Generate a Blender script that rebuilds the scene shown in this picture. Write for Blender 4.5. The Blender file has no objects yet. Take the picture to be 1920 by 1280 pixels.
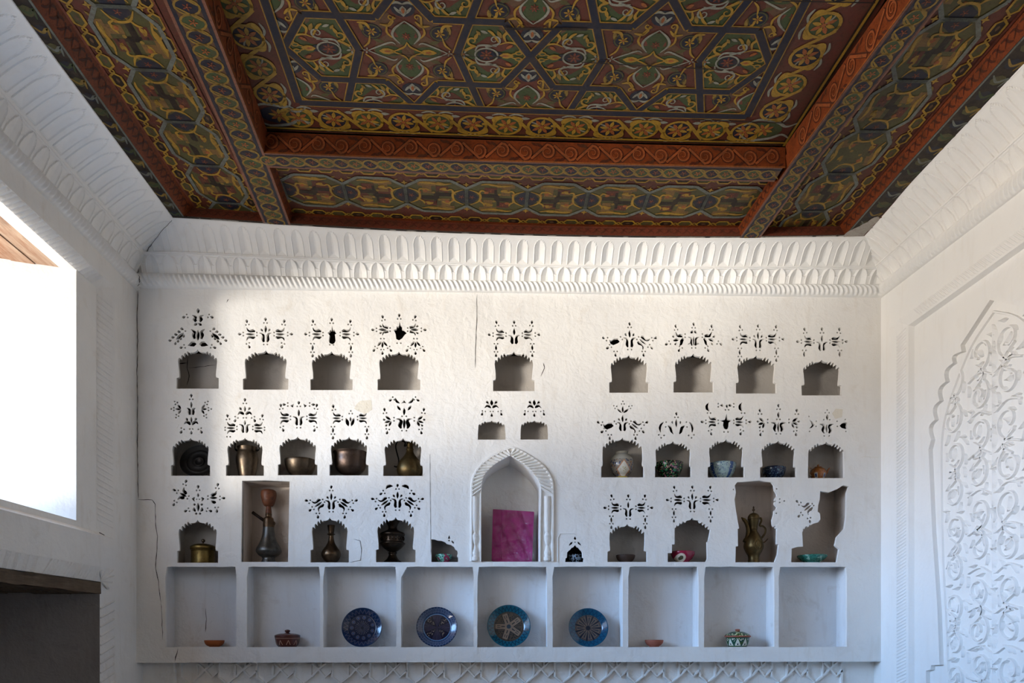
import bpy, bmesh, math, random
from mathutils import Vector, Matrix
from mathutils.geometry import delaunay_2d_cdt
random.seed(7)
PI = math.pi
scn = bpy.context.scene
C = scn.collection

# ------------------------------------------------------------------ camera maths (metres; z = 0 is eye level, y = 0 is the face of the niche wall)
F, D, PSI, U0, V0 = 1400.0, 4.667, math.radians(2.4), 960.0, 1190.0
FLOOR = -1.6
XL, XR = -2.107, 2.555
CP, SP = math.cos(PSI), math.sin(PSI)
def ray(u, v):
    a = (u-U0)/F; b = (V0-v)/F
    return SP+CP*a, CP-SP*a, b
def W(u, v, y=0.0):          # point of the plane y = const seen at a photo position
    d = ray(u, v); t = (y+D)/d[1]
    return d[0]*t, d[2]*t
def SD(u, v, x):             # point of the plane x = const
    d = ray(u, v); t = x/d[0]
    return d[1]*t-D, d[2]*t
def KPX(u, y):               # metres per photo pixel at depth y
    return (y+D)/ray(u, V0)[1]/F

# ------------------------------------------------------------------ node helper
class X:
    """tiny expression builder over shader math nodes"""
    def __init__(s, nt, o): s.nt, s.o = nt, o
    def _m(s, op, *a):
        n = s.nt.nodes.new('ShaderNodeMath'); n.operation = op
        for i, q in enumerate((s,)+a):
            if isinstance(q, X): s.nt.links.new(q.o, n.inputs[i])
            else: n.inputs[i].default_value = q
        return X(s.nt, n.outputs[0])
    def __add__(s, o): return s._m('ADD', o)
    __radd__ = __add__
    def __sub__(s, o): return s._m('SUBTRACT', o)
    def __rsub__(s, o): return s*(-1.0)+o
    def __mul__(s, o): return s._m('MULTIPLY', o)
    __rmul__ = __mul__
    def __truediv__(s, o): return s._m('DIVIDE', o)
    def sin(s): return s._m('SINE')
    def cos(s): return s._m('COSINE')
    def abs(s): return s._m('ABSOLUTE')
    def fract(s): return s._m('FRACT')
    def gt(s, o): return s._m('GREATER_THAN', o)
    def lt(s, o): return s._m('LESS_THAN', o)
    def mx(s, o): return s._m('MAXIMUM', o)
    def mn(s, o): return s._m('MINIMUM', o)
    def pw(s, o): return s._m('POWER', o)
    def clamp(s): return s._m('MAXIMUM', 0.0)._m('MINIMUM', 1.0)
    def atan2(s, o): return s._m('ARCTAN2', o)
    def hyp(s, o): return (s*s+o*o)._m('SQRT')
    def band(s, a, b): return s.gt(a)*s.lt(b)
def lin(c):
    if isinstance(c, str):
        c = [int(c[i:i+2], 16)/255 for i in (0, 2, 4)]
        c = [q/12.92 if q <= .04045 else ((q+.055)/1.055)**2.4 for q in c]
    return (c[0], c[1], c[2], 1.0)
class Mat:
    def __init__(s, name, rough=.6, metal=0.0, spec=.3):
        s.m = bpy.data.materials.new(name); s.m.use_nodes = True
        s.nt = s.m.node_tree; s.b = s.nt.nodes['Principled BSDF']
        s.b.inputs['Roughness'].default_value = rough; s.b.inputs['Metallic'].default_value = metal
        s.b.inputs['Specular IOR Level'].default_value = spec
        s.tc = s.nt.nodes.new('ShaderNodeTexCoord'); s.L = s.nt.links
    def xyz(s):
        n = s.nt.nodes.new('ShaderNodeSeparateXYZ'); s.L.new(s.tc.outputs['Object'], n.inputs[0])
        return [X(s.nt, n.outputs[i]) for i in range(3)]
    def noise(s, scale, detail=4, rough=.6, dist=0.0, sc3=None):
        n = s.nt.nodes.new('ShaderNodeTexNoise'); n.inputs['Scale'].default_value = scale
        n.inputs['Detail'].default_value = detail; n.inputs['Roughness'].default_value = rough; n.inputs['Distortion'].default_value = dist
        src = s.tc.outputs['Object']
        if sc3:
            mp = s.nt.nodes.new('ShaderNodeMapping'); mp.inputs['Scale'].default_value = sc3
            s.L.new(src, mp.inputs[0]); src = mp.outputs[0]
        s.L.new(src, n.inputs['Vector'])
        return X(s.nt, n.outputs['Fac'])
    def vor(s, scale, feature='F1'):
        n = s.nt.nodes.new('ShaderNodeTexVoronoi'); n.feature = feature; n.inputs['Scale'].default_value = scale
        s.L.new(s.tc.outputs['Object'], n.inputs['Vector'])
        return X(s.nt, n.outputs['Distance'])
    def ramp(s, x, a, b):
        n = s.nt.nodes.new('ShaderNodeMapRange'); n.inputs['From Min'].default_value = a; n.inputs['From Max'].default_value = b
        s.L.new(x.o, n.inputs[0]); return X(s.nt, n.outputs[0])
    def mix(s, fac, a, b):
        n = s.nt.nodes.new('ShaderNodeMix'); n.data_type = 'RGBA'
        def put(q, i):
            if isinstance(q, X): s.L.new(q.o, n.inputs[i])
            else: n.inputs[i].default_value = q if not isinstance(q, (str, tuple, list)) else lin(q)
        put(fac, 0); put(a, 6); put(b, 7)
        return X(s.nt, n.outputs[2])
    def col(s, c):
        if isinstance(c, X): s.L.new(c.o, s.b.inputs['Base Color'])
        else: s.b.inputs['Base Color'].default_value = lin(c)
        return s
    def rough(s, x): s.L.new(x.o, s.b.inputs['Roughness']); return s
    def bump(s, x, st=.3, dist=.01):
        n = s.nt.nodes.new('ShaderNodeBump'); n.inputs['Strength'].default_value = st; n.inputs['Distance'].default_value = dist
        s.L.new(x.o, n.inputs['Height']); s.L.new(n.outputs[0], s.b.inputs['Normal']); return s

# ------------------------------------------------------------------ materials of the room
def plaster(name, a, b, dirt, amt=.5, bump=.5):
    m = Mat(name, .9, 0, .1)
    big = m.noise(1.6, 3, .6); mid = m.noise(7, 4, .65, .4); fine = m.noise(60, 2, .6); streak = m.noise(3, 2, .6, 0, (7, 7, 1.2))
    c = m.mix(m.ramp(big, .35, .65), a, b)
    c = m.mix(m.ramp(streak, .55, .8)*.25, c, dirt)
    c = m.mix((m.ramp(mid, .58, .78)*amt).clamp(), c, dirt)
    m.col(c).bump(mid*.75+fine*.14+streak*.12+m.noise(20, 2, .6, .6)*.4, bump, .02)
    return m.m
M = {}
M['plaster'] = plaster('white_plaster', 'efece6', 'e6e3de', 'd2c6b4', .35)
M['plaster_cool'] = plaster('grey_white_plaster', 'dcdbd9', 'd2d2d2', 'b8ada0', .4)
M['plaster_clean'] = plaster('fresh_white_plaster', 'f1efeb', 'ecebe8', 'e0d9cf', .2, .2)
M['plaster_niche'] = plaster('niche_plaster', 'cfc8bf', 'c2bab1', '9a9086', .5)  # niche interiors, a darker and browner tone than the wall face
M['plaster_box'] = plaster('compartment_plaster', 'e6e5e4', 'dddcdb', 'bcb0a4', .5)
M['hollow_shade'] = plaster('shaded_hollow', '3a322d', '302925', '241f1c', .4)  # near-black colour that stands in for shade inside the hollows
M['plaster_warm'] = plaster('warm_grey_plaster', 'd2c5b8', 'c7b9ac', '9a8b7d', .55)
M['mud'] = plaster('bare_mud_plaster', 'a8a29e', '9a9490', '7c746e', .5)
M['crack'] = Mat('crack_dark', .95, 0, 0).col('3a332e').m  # dark colour of the cracks themselves
M['patch'] = plaster('bare_patch_plaster', 'e2dccd', 'ded6c6', 'd0c4b0', .4)

def wood(name, a, b, sc, rough=.6, axis=0):
    m = Mat(name, rough, 0, .25)
    s3 = [6, 6, 6]; s3[axis] = .5
    g = m.noise(sc, 6, .65, .6, tuple(s3)); n = m.noise(5, 4)
    c = m.mix(m.ramp(g, .3, .7), a, b); c = m.mix(m.ramp(n, .5, .75)*.5, c, '2a1c12')
    m.col(c).bump(g+n*.3, .4, .006); return m.m
M['plank'] = wood('weathered_plank', '75634f', '42362b', 8, .7, 1)
M['plank_red'] = wood('red_brown_board', '8f5c3c', 'c9b29a', 5, .7, 1)
M['floor'] = wood('floor_boards', '9a8c7e', '7c6e62', 5, .6, 1)

def paint(name, c, worn='4a3826', amt=.55, dark='241a12'):
    m = Mat(name, .5, 0, .2)
    n1 = m.noise(22, 4, .7, .3); n2 = m.noise(95, 2, .7); n3 = m.noise(2.2, 2)
    k = m.mix((m.ramp(n1, .42, .72)*amt).clamp(), c, worn)
    k = m.mix((m.ramp(n2, .5, .75)*amt*.8).clamp(), k, dark)
    k = m.mix(m.ramp(n3, .4, .75)*.3, k, dark)
    m.col(k).bump(n1+n2*.5, .15, .003); return m.m
PC = dict(maroon='5a2c20', brown='5f4430', green='3c4a2a', olive='4e4b28', navy='1b1f2e', yellow='a07c2a', gold='8a6e2c', white='8b8a7c', grey='6c7068',
          orange='96562a', red='6e3626', rust='7a3514', rustdark='481d10', pink='7d5240', dark='1c140e', tan='77592f', scroll='8e4a26')
for k, c in PC.items(): M['p_'+k] = paint('paint_'+k, c, amt=.4 if k in ('navy', 'white', 'yellow') else .55)
M['p_rust'] = paint('rust_wood', '743617', '4f2610', .75, '38160a')
M['p_smear'] = paint('whitewash_smear', 'b5aea4', '8a8078', .5, '6a5a50')

# ------------------------------------------------------------------ mesh helpers
def link(name, me, parent=None):
    o = bpy.data.objects.new(name, me); C.objects.link(o)
    if parent: o.parent = parent
    return o
def mesh(name, verts, faces, mats, fm=None, parent=None, smooth=False):
    me = bpy.data.meshes.new(name); me.from_pydata([tuple(v) for v in verts], [], [tuple(f) for f in faces])
    for m in (mats if isinstance(mats, (list, tuple)) else [mats]): me.materials.append(m)
    if fm: me.polygons.foreach_set('material_index', fm)
    if smooth: me.polygons.foreach_set('use_smooth', [True]*len(me.polygons))
    me.update()
    return link(name, me, parent)
class MB:
    """collects shapes into one mesh with several materials"""
    def __init__(s): s.v, s.f, s.m, s.mats = [], [], [], []
    def mi(s, m):
        m = M[m] if isinstance(m, str) else m
        if m not in s.mats: s.mats.append(m)
        return s.mats.index(m)
    def add(s, vs, fs, m):
        b = len(s.v); s.v += [tuple(q) for q in vs]; i = s.mi(m)
        for f in fs: s.f.append(tuple(b+k for k in f)); s.m.append(i)
    def quad(s, a, b, c, d, m, n=1):
        if n == 1: s.add([a, b, c, d], [(0, 1, 2, 3)], m); return
        a, b, c, d = map(Vector, (a, b, c, d)); vs = []; fs = []
        for i in range(n+1):
            t = i/n; vs += [a.lerp(b, t), d.lerp(c, t)]
            if i: fs.append((2*i-2, 2*i, 2*i+1, 2*i-1))
        s.add(vs, fs, m)
    def box(s, x0, x1, y0, y1, z0, z1, m, skip=(), n=1):
        P = lambda x, y, z: (x, y, z)
        q = {'x0': [P(x0, y0, z0), P(x0, y1, z0), P(x0, y1, z1), P(x0, y0, z1)], 'x1': [P(x1, y0, z0), P(x1, y1, z0), P(x1, y1, z1), P(x1, y0, z1)],
             'y0': [P(x0, y0, z0), P(x1, y0, z0), P(x1, y0, z1), P(x0, y0, z1)], 'y1': [P(x0, y1, z0), P(x1, y1, z0), P(x1, y1, z1), P(x0, y1, z1)],
             'z0': [P(x0, y0, z0), P(x1, y0, z0), P(x1, y1, z0), P(x0, y1, z0)], 'z1': [P(x0, y0, z1), P(x1, y0, z1), P(x1, y1, z1), P(x0, y1, z1)]}
        for k, c in q.items():
            if k not in skip: s.quad(*c, m, n)
    def build(s, name, parent=None, smooth=False, fix=None):
        vs = s.v if not fix else [fix(*q) for q in s.v]
        return mesh(name, vs, s.f, s.mats, s.m, parent, smooth)
def lathe_data(prof, seg=40, cap=True):
    vs, fs = [], []
    for r, z in prof:
        for k in range(seg):
            a = 2*PI*k/seg; vs.append((r*math.cos(a), r*math.sin(a), z))
    for i in range(len(prof)-1):
        for k in range(seg):
            fs.append((i*seg+k, i*seg+(k+1) % seg, (i+1)*seg+(k+1) % seg, (i+1)*seg+k))
    if cap:
        if prof[0][0] > 1e-4: fs.append(tuple(range(seg))[::-1])
        if prof[-1][0] > 1e-4: fs.append(tuple((len(prof)-1)*seg+k for k in range(seg)))
    return vs, fs
def spline(pts, n=6):
    out = []
    P = [pts[0]]+list(pts)+[pts[-1]]
    for i in range(1, len(P)-2):
        for k in range(n):
            t = k/n; a, b, c, d = P[i-1], P[i], P[i+1], P[i+2]
            out.append(tuple(.5*(2*b[j]+(c[j]-a[j])*t+(2*a[j]-5*b[j]+4*c[j]-d[j])*t*t+(3*b[j]-a[j]-3*c[j]+d[j])*t**3) for j in range(len(b))))
    out.append(tuple(pts[-1])); return out
def tube_data(path, r, seg=10):
    path = [Vector(p) for p in path]; n = len(path)
    rr = r if isinstance(r, (list, tuple)) else [r]*n
    vs, fs = [], []; up = Vector((0, 0, 1))
    prev = None
    for i, p in enumerate(path):
        t = (path[min(i+1, n-1)]-path[max(i-1, 0)]).normalized()
        if prev is None:
            a = t.cross(up)
            if a.length < .2: a = t.cross(Vector((1, 0, 0)))
        else: a = prev-t*prev.dot(t)
        a.normalize(); prev = a; b = t.cross(a)
        for k in range(seg):
            q = 2*PI*k/seg; vs.append(p+(a*math.cos(q)+b*math.sin(q))*rr[i])
    for i in range(n-1):
        for k in range(seg): fs.append((i*seg+k, i*seg+(k+1) % seg, (i+1)*seg+(k+1) % seg, (i+1)*seg+k))
    fs.append(tuple(range(seg))[::-1]); fs.append(tuple((n-1)*seg+k for k in range(seg)))
    return vs, fs
def struct(o): o['kind'] = 'structure'; return o
def tag(o, label, cat, group=None):
    o['label'] = label; o['category'] = cat
    if group: o['group'] = group
    return o

# ------------------------------------------------------------------ pierced plaster wall: arches and flower cut-outs, outlined in photo pixels
holes = []           # list of polygons (px)
def H(poly): holes.append([tuple(p) for p in poly])
def rot(x, y, a): c, s = math.cos(a), math.sin(a); return x*c-y*s, x*s+y*c
def place(pts, x, y, ang):   # local (along, across) -> px, ang in degrees, 90 = up
    a = math.radians(ang); c, s = math.cos(a), math.sin(a)
    return [(x+p*c-q*s, y-(p*s+q*c)) for p, q in pts]
def dot(x, y, r=1.45):
    r *= 1.14; H([(x+r*math.cos(2*PI*k/8), y+r*math.sin(2*PI*k/8)) for k in range(8)])
def drop(x, y, ang, l=7.0, w=4.2):
    l *= 1.08; w *= 1.18
    pts = [(0, 0)]+[(l*.62+l*.38*math.cos(t), w/2*math.sin(t)) for t in [-1.9, -1.2, -.5, .2, .9, 1.5, 2.0]]
    H(place([(p-l/2, q) for p, q in pts], x, y, ang))
def leaf(x, y, ang, l=13.0, w=3.6):
    l *= 1.06; w *= 1.34
    n = 6; up = [(l*(k/n-.5), w/2*math.sin(PI*k/n)**.8) for k in range(1, n)]
    H(place([(-l/2, 0)]+up+[(l/2, 0)]+[(p, -q) for p, q in reversed(up)], x, y, ang))
def stroke(pts, ws, x, y, ang, m=1, s=1.0):
    c = spline([(p*s, q*s*m) for p, q in pts], 4); n = len(c)
    L, R = [], []
    for i, p in enumerate(c):
        a, b = c[max(i-1, 0)], c[min(i+1, n-1)]
        dx, dy = b[0]-a[0], b[1]-a[1]; d = math.hypot(dx, dy) or 1
        t = i/(n-1)*(len(ws)-1); k = min(int(t), len(ws)-2); w = (ws[k]+(ws[k+1]-ws[k])*(t-k))*s*.69
        L.append((p[0]-dy/d*w, p[1]+dx/d*w)); R.append((p[0]+dy/d*w, p[1]-dx/d*w))
    H(place(L+R[::-1], x, y, ang))
def tulip(x, y, ang, s=1.0, mid=True, fat=1.0, sides=(1, -1)):
    for m in sides: stroke([(0, 4.8), (4, 6.5), (9.5, 5.8), (14, 7.4), (16.5, 12.5)], [2.2*fat, 4.6*fat, 3.4*fat, 2.6, .8], x, y, ang, m, s)
    if mid: leaf(*place([(9*s, 0)], x, y, ang)[0], ang, 18*s, 3.6*s)
def trip(x, y, ang, end='drop', g=2.9, r=1.45):
    for m in (1, -1): dot(*place([(0, g*m)], x, y, ang)[0], r)
    if end == 'drop': drop(*place([(6.3, 0)], x, y, ang)[0], ang, 7, 4.2)
    elif end == 'dot': dot(*place([(5, 0)], x, y, ang)[0], r)
def centre(x, yb, s=1.0, top=True, drops=True, blob=None, lf=True, fat=1.0, dots=True):
    for m in (1, -1): stroke([(0, 2.8), (5, 4.6), (12, 4.2), (16, 6.2), (17.5, 11.8)], [2.5*fat, 4.6*fat, 3.6*fat, 2.6, .8], x, yb, 90, m, s)
    if lf: leaf(x, yb-25*s, 90, 14*s, 3.8*s)
    if drops:
        for m in (1, -1): drop(x+7*m*s, yb-23*s, 90-32*m, 6.5*s, 3.6*s)
    if top: trip(x, yb-37*s, 90)
    if dots:
        for m in (1, -1): dot(x+3.4*m, yb+4.5)
def hdes(cx, vt, yb, s=1.0, bottom='drop', cen=True, side=True, top=True, ck={}, sd=(1, -1), dx=20):
    if cen: centre(cx, yb, s, **ck)
    for m in sd:
        a = 0 if m > 0 else 180
        tulip(cx+m*dx*s, vt, a, s)
        for q in (1, -1): dot(cx+m*(dx-3.4)*s, vt+q*2.9)
        if top: trip(cx+m*(dx+15)*s, vt-18*s, 90+m*-10)
        if side: trip(cx+m*(dx+23)*s, vt, a)
        x = cx+m*(dx+17)*s
        if bottom == 'drop': trip(cx+m*(dx+14)*s, vt+18*s, 270-m*20)
        elif bottom == 'chain':
            for q in (1, -1): dot(x+q*3, vt+18.5*s)
            leaf(x, vt+26.5*s, 90, 11*s, 3.2); trip(x, vt+35*s, 270, 'drop')
        elif bottom == 'leaf':
            for q in (1, -1): dot(x+q*3, vt+18.5*s)
            leaf(x, vt+26.5*s, 90, 11*s, 3.4)
def diag(cx, yb, s=1.0, filled=(), ck={}, a0=35, bx=18, by=-15, sd=(1, -1)):
    centre(cx, yb, s, **ck)
    for m in sd:
        a = -a0 if m > 0 else 180+a0
        x, y = cx+m*bx*s, yb+by*s
        for q in (1, -1):
            dx_, dy_ = place([(-3.2, q*3)], x, y, a)[0]; dot(dx_, dy_)
        if m in filled:
            H(place([(1, -3), (8, -4), (17, -2), (20, 3), (17.5, 11*1), (15, 7), (9, 7), (2, 3)] if m > 0 else [(1, 3), (8, 4), (17, 2), (20, -3), (17.5, -11), (15, -7), (9, -7), (2, -3)], x, y, a))
        else: tulip(x, y, a, s)
        trip(*place([(22*s, 0)], x, y, a)[0], a)
        trip(*place([(20*s, -m*-14*s)], x, y, a)[0], a+m*55)
        trip(*place([(20*s, -m*14*s)], x, y, a)[0], a-m*55)
def fan(cx, cy, m, s=1.0, up=True):     # spray of leaves opening outwards
    a = 0 if m > 0 else 180
    for q in (1, -1): dot(cx-m*5, cy+q*3-2)
    for da, l in ((35, 12), (-20, 12), (-68, 11)):
        A = a+m*da; leaf(*place([(l*.62, 0)], cx, cy, A)[0], A, l, 3.8)
    for da in (5, -45):
        A = a+m*da; drop(*place([(13, 0)], cx, cy, A)[0], A, 5.5, 3.4)
    if up: trip(*place([(18, 0)], cx, cy, a+m*48)[0], 90-m*8)
    trip(*place([(18, 0)], cx, cy, a-m*68)[0], 270+m*12)

def arch(cx, vb, hw, Hh, neck=.87, spring=.93, shoulder=.27, teeth=4, wob=0.0):
    """niche mouth: block base, waisted sides, toothed shoulders and an ogee tip"""
    half = [(1.0, 0.0), (1.0+wob, shoulder)]
    if neck < 1: half += [(neck+.01, shoulder+.02), (neck, shoulder+.07), (neck+.02, shoulder+.2)]
    half += [(spring, .68)]
    p0, p1 = (spring, .70), (.38, .915)
    for i in range(teeth):
        t0, t1 = i/teeth, (i+1)/teeth
        def on(t, off):
            x = p0[0]+(p1[0]-p0[0])*t; y = p0[1]+(p1[1]-p0[1])*math.sin(t*PI/2*.9)/math.sin(PI/2*.9)
            return x+off*.55, y+off
        if i: half += [on(t0, -.025), on(t0+.1/teeth, .0)]
        half += [on(t0+.25/teeth, .035), on(t0+.55/teeth, .045), on(t0+.8/teeth, .02)]
    half += [(.36, .895), (.34, .92), (.2, .925), (.1, .94), (.04, .965)]
    jit = lambda: random.uniform(-.4, .4)
    R = [(cx+x*hw+jit()*.6, vb-y*Hh+jit()*.6) for x, y in half]
    Lf = [(cx-x*hw+jit()*.6, vb-y*Hh+jit()*.6) for x, y in half]
    R[0] = (cx+hw, vb); Lf[0] = (cx-hw, vb)
    H(R+[(cx, vb-Hh)]+Lf[::-1])

cells = []            # (u0, u1, vtop, vbase, depth, material) hollow behind each mouth
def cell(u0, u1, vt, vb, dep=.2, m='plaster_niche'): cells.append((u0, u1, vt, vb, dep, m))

# ---- top row
arch(370.5, 728.4, 39.5, 73.5); arch(498, 730.3, 42.5, 74); arch(621.5, 731, 39.5, 72.5); arch(748, 731, 40, 72.5); arch(963.6, 733, 39, 74.5)
arch(1179.5, 736, 37, 71); arch(1300.5, 735.6, 37.5, 73); arch(1418, 737.5, 38, 71.5); arch(1540.5, 741, 37, 67, wob=.02)
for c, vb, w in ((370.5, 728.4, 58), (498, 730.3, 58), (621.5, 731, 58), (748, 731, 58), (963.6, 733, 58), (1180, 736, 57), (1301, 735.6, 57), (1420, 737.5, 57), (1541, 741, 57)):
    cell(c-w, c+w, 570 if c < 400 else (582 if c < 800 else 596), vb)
# first design: three tiers with leafy side sprigs
leaf(371.3, 582.5, 90, 9.5, 4.2)
for m in (1, -1):
    stroke([(0, 3), (4, 6), (9, 4.5), (11.5, 10.5)], [3, 5, 3.5, .8], 371, 602.5, 90, m)
    trip(371+m*20, 592, 0-m*20 if m > 0 else 200)
    leaf(371+m*4, 607.5, 90+m*55, 8, 4)
    stroke([(0, 6), (7, 8), (13, 6.5), (18, 13)], [3, 5.2, 4, .8], 371, 635, 90, m)
    H([(371+m*x, y) for x, y in ((2.5, 645), (6, 640.5), (12, 640), (16, 644), (19.5, 647.5), (13, 649), (7, 649.5))])
    trip(371+m*25, 649, -20 if m > 0 else 200)
    leaf(371+m*33.5, 630, -42 if m > 0 else 222, 19, 5)
    for k in range(5):
        drop(371+m*(29.5+k*5.6), 616.5+k*5.2+(.6 if k == 4 else 0), 30-k*10 if m > 0 else 150+k*10, 6.5, 4.2)
    for k in range(4):
        drop(371+m*(26.5+k*5.2), 629.5+k*4.6, 270+m*25, 6.5, 4.0)
    dot(371+m*23.4, 620.5)
leaf(371, 628.5, 90, 20, 5)
hdes(497.8, 626, 641, .97)
# third: broken centre
hdes(621.8, 626, 641, .97, 'chain', cen=False)
bl = lambda ox, oy, s, P: H([(ox+x*s, oy+y*s) for x, y in P])
bl(560, 540, .2604, [(207, 322), (222, 312), (226, 300), (236, 304), (241, 268), (247, 304), (258, 298), (262, 312), (276, 324), (261, 334), (266, 380), (256, 398), (240, 403), (224, 396), (216, 380), (222, 338)])
trip(621.8, 605.5, 90, 'drop')
for m in (1, -1): dot(621.8+3.4*m, 646)
# fourth: broken centre with leaf sprays
for m in (1, -1):
    a = 0 if m > 0 else 180
    for q in (1, -1): stroke([(0, 3.5), (5, 4.6), (9, 6), (11, 11)], [3.6, 3.6, 2.4, .8], 748+m*20, 617.5, a, q)
    leaf(748+m*30, 617.5, a, 16, 4); drop(748+m*34, 611.5, 35 if m > 0 else 145, 6, 3.6); drop(748+m*34, 623.5, -35 if m > 0 else 215, 6, 3.6)
    trip(748+m*42, 618, a); trip(748+m*29, 600, 90-m*14)
    for q in (1, -1): dot(748+m*16.5, 617.5+q*3)
    for q in (1, -1): dot(748+m*31+q*3, 634.5)
    for da in (-38, 0, 38):
        A = 270+da; leaf(*place([(9, 0)], 748+m*31, 637, A)[0], A, 11.5, 3.4); trip(*place([(19, 0)], 748+m*31, 636, A)[0], A, 'drop', 2.6, 1.3)
bl(560, 540, .2604, [(684, 300), (703, 296), (706, 272), (716, 280), (722, 268), (727, 238), (733, 268), (746, 276), (744, 296), (758, 300), (782, 320), (762, 338), (745, 362), (722, 376), (702, 366), (698, 330)])
trip(748.5, 597.5, 90)
for m in (1, -1): dot(748+3.4*m, 643)
hdes(964.2, 627, 644.5, .92, 'chain', ck=dict(drops=False, fat=1.1, lf=True, dots=False))
# right half of the top row
diag(1180.8, 650.5, 1.0, filled=(-1,), a0=35)
centre(1301, 647.5, .9, drops=False, lf=False)
leaf(1301, 639, 90, 17, 3.2)
for m in (1, -1):
    leaf(1301+m*3.4, 622, 90+m*48, 7.5, 4); H([(1301+m*x, 0+y) for x, y in ((5, 646), (8, 642), (12, 646), (8.5, 644.8))])
    a = 0 if m > 0 else 180
    stroke([(0, 0), (5, 1), (10, 1), (14, 8)], [3, 5, 3.5, .8], 1301+m*20, 630, a, m)
    stroke([(0, 0), (6, 2), (10, 5), (15, 6)], [3, 5, 4, .8], 1301+m*19, 633.5, -40 if m > 0 else 220, -m)
    leaf(1301+m*33, 637, -15 if m > 0 else 195, 12, 4.2); drop(1301+m*37.5, 631, 22 if m > 0 else 158, 6, 3.6); drop(1301+m*34, 644, -55 if m > 0 else 235, 6, 3.4)
    for q in (1, -1): dot(1301+m*16.2, 629+q*3)
    trip(1301+m*33, 618, 90-m*6); trip(1301+m*45, 642, -25 if m > 0 else 205); trip(1301+m*24, 650.5, 270+m*30)
hdes(1421.8, 635.5, 652, .93, 'chain')
hdes(1541.5, 640, 657, .9, 'leaf', ck=dict(drops=False, dots=False), side=True)

# ---- middle row, left group
arch(357.2, 891.6, 36.5, 71); arch(459.2, 891.6, 35.5, 71.5); arch(558, 890.6, 37, 72.6); arch(654.3, 891, 36.5, 72.5); arch(755.5, 892, 37, 71)
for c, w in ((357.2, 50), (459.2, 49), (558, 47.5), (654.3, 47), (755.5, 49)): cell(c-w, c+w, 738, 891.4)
trip(358.5, 748.3, 90, 'drop', 2.8); leaf(358.5, 759, 90, 12, 3.2)
for m in (1, -1):
    stroke([(0, 2.8), (5, 3.6), (10, 3.6), (13, 8)], [3, 4.2, 3.6, .8], 358.5, 777.5, 90, m)
    for da in (48, 0, -58):
        A = da if m > 0 else 180-da
        leaf(*place([(6, 0)], 358.5+m*18.5, 766.5, A)[0], A, 10, 3.2); trip(*place([(14, 0)], 358.5+m*18.5, 766.5, A)[0], A, 'dot', 2.5)
    drop(358.5+m*8, 786, 90-m*32, 6.5, 4); stroke([(0, 2), (4, 4.5), (5.5, 9), (2, 13)], [2, 4.4, 3.4, .8], 358.5, 796.5, 90, m)
    trip(358.5+m*16, 803.5, 270+m*25); dot(358.5+m*2.7, 804)
leaf(358.5, 787, 90, 12, 3.2); drop(358.5, 810.5, 270, 7, 4)
hdes(459, 802, 811, .9, 'none', ck=dict(drops=False, top=False, lf=False, dots=False), side=False)
leaf(459, 792.5, 90, 9.5, 3)
for m in (1, -1):
    stroke([(0, 2), (3, 5), (4, 9), (0, 13)], [2, 4.2, 3.4, .8], 459, 777, 90, m); drop(459+m*8, 766, 90-m*38, 6.5, 4)
    trip(459+m*15.5, 782, 270+m*25); dot(459+m*2.8, 783)
    dot(459+m*37, 801); dot(459+m*37, 806)
leaf(459, 766.5, 90, 11, 3); trip(459, 756, 90)
for q in (-3, 3): dot(428.5+q, 818.5)
hdes(560, 783, 797, .93, 'drop', ck=dict(drops=False, top=False), side=False)
trip(560.2, 761.5, 90)
for m in (1, -1):
    H([(560+m*x, y) for x, y in ((9, 756.5), (16, 760), (11, 764), (10, 760.5))]); trip(560+m*20.5, 758, 0 if m > 0 else 180)
hdes(656, 783.5, 801, .86, 'chain', cen=False, side=False, top=True)
for m in (1, -1): leaf(656+m*5, 791, 90-m*18, 16, 5)
leaf(657, 785.5, 90, 9, 2.6); trip(657.5, 775, 90, 'dot')
leaf(757.8, 794, 90, 19, 4)
for m in (1, -1):
    stroke([(0, 5.5), (6, 8), (13, 5.8), (17, 8), (18, 14.5)], [2, 5.6, 5, 3, .8], 757.8, 803, 90, m)
    dot(757.8+m*4.2, 807); dot(757.8+m*4, 780)
    fan(757.8+m*24, 787.5, m)
    leaf(757.8+m*10, 764.5, 90-m*35, 11, 3.6); stroke([(0, 0), (5, 2), (10, 2), (13, 0)], [1, 3.6, 3, .8], 757.8+m*8, 755.5, 50 if m > 0 else 130, -m)
    trip(757.8+m*20, 746.5, 0-m*30 if m > 0 else 210)
leaf(757.8, 771, 90, 14, 3.8); H([(752.5, 756), (757.8, 750), (763, 756), (757.8, 754.8)])
# ---- middle row, small pair over the arch
for c, vb in ((922, 824), (1002, 823.8)):
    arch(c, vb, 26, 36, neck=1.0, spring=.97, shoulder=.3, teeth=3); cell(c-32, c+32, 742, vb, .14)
    for m in (1, -1):
        drop(c+m*7.6, 754.3, 90-m*42, 7, 4.2); stroke([(0, 1.5), (3, 4.5), (4, 9), (0, 13.5)], [1.6, 4.2, 3.2, .8], c, 764.5, 90, m)
        dot(c+m*12, 771, 1.2); dot(c+m*17.5, 770, 1.3); drop(c+m*18, 775.5, 270+m*15, 6.5, 4); dot(c+m*2.6, 771, 1.2)
    leaf(c, 754.5, 90, 11, 4.4); drop(c, 777.5, 270, 7, 4)
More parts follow.
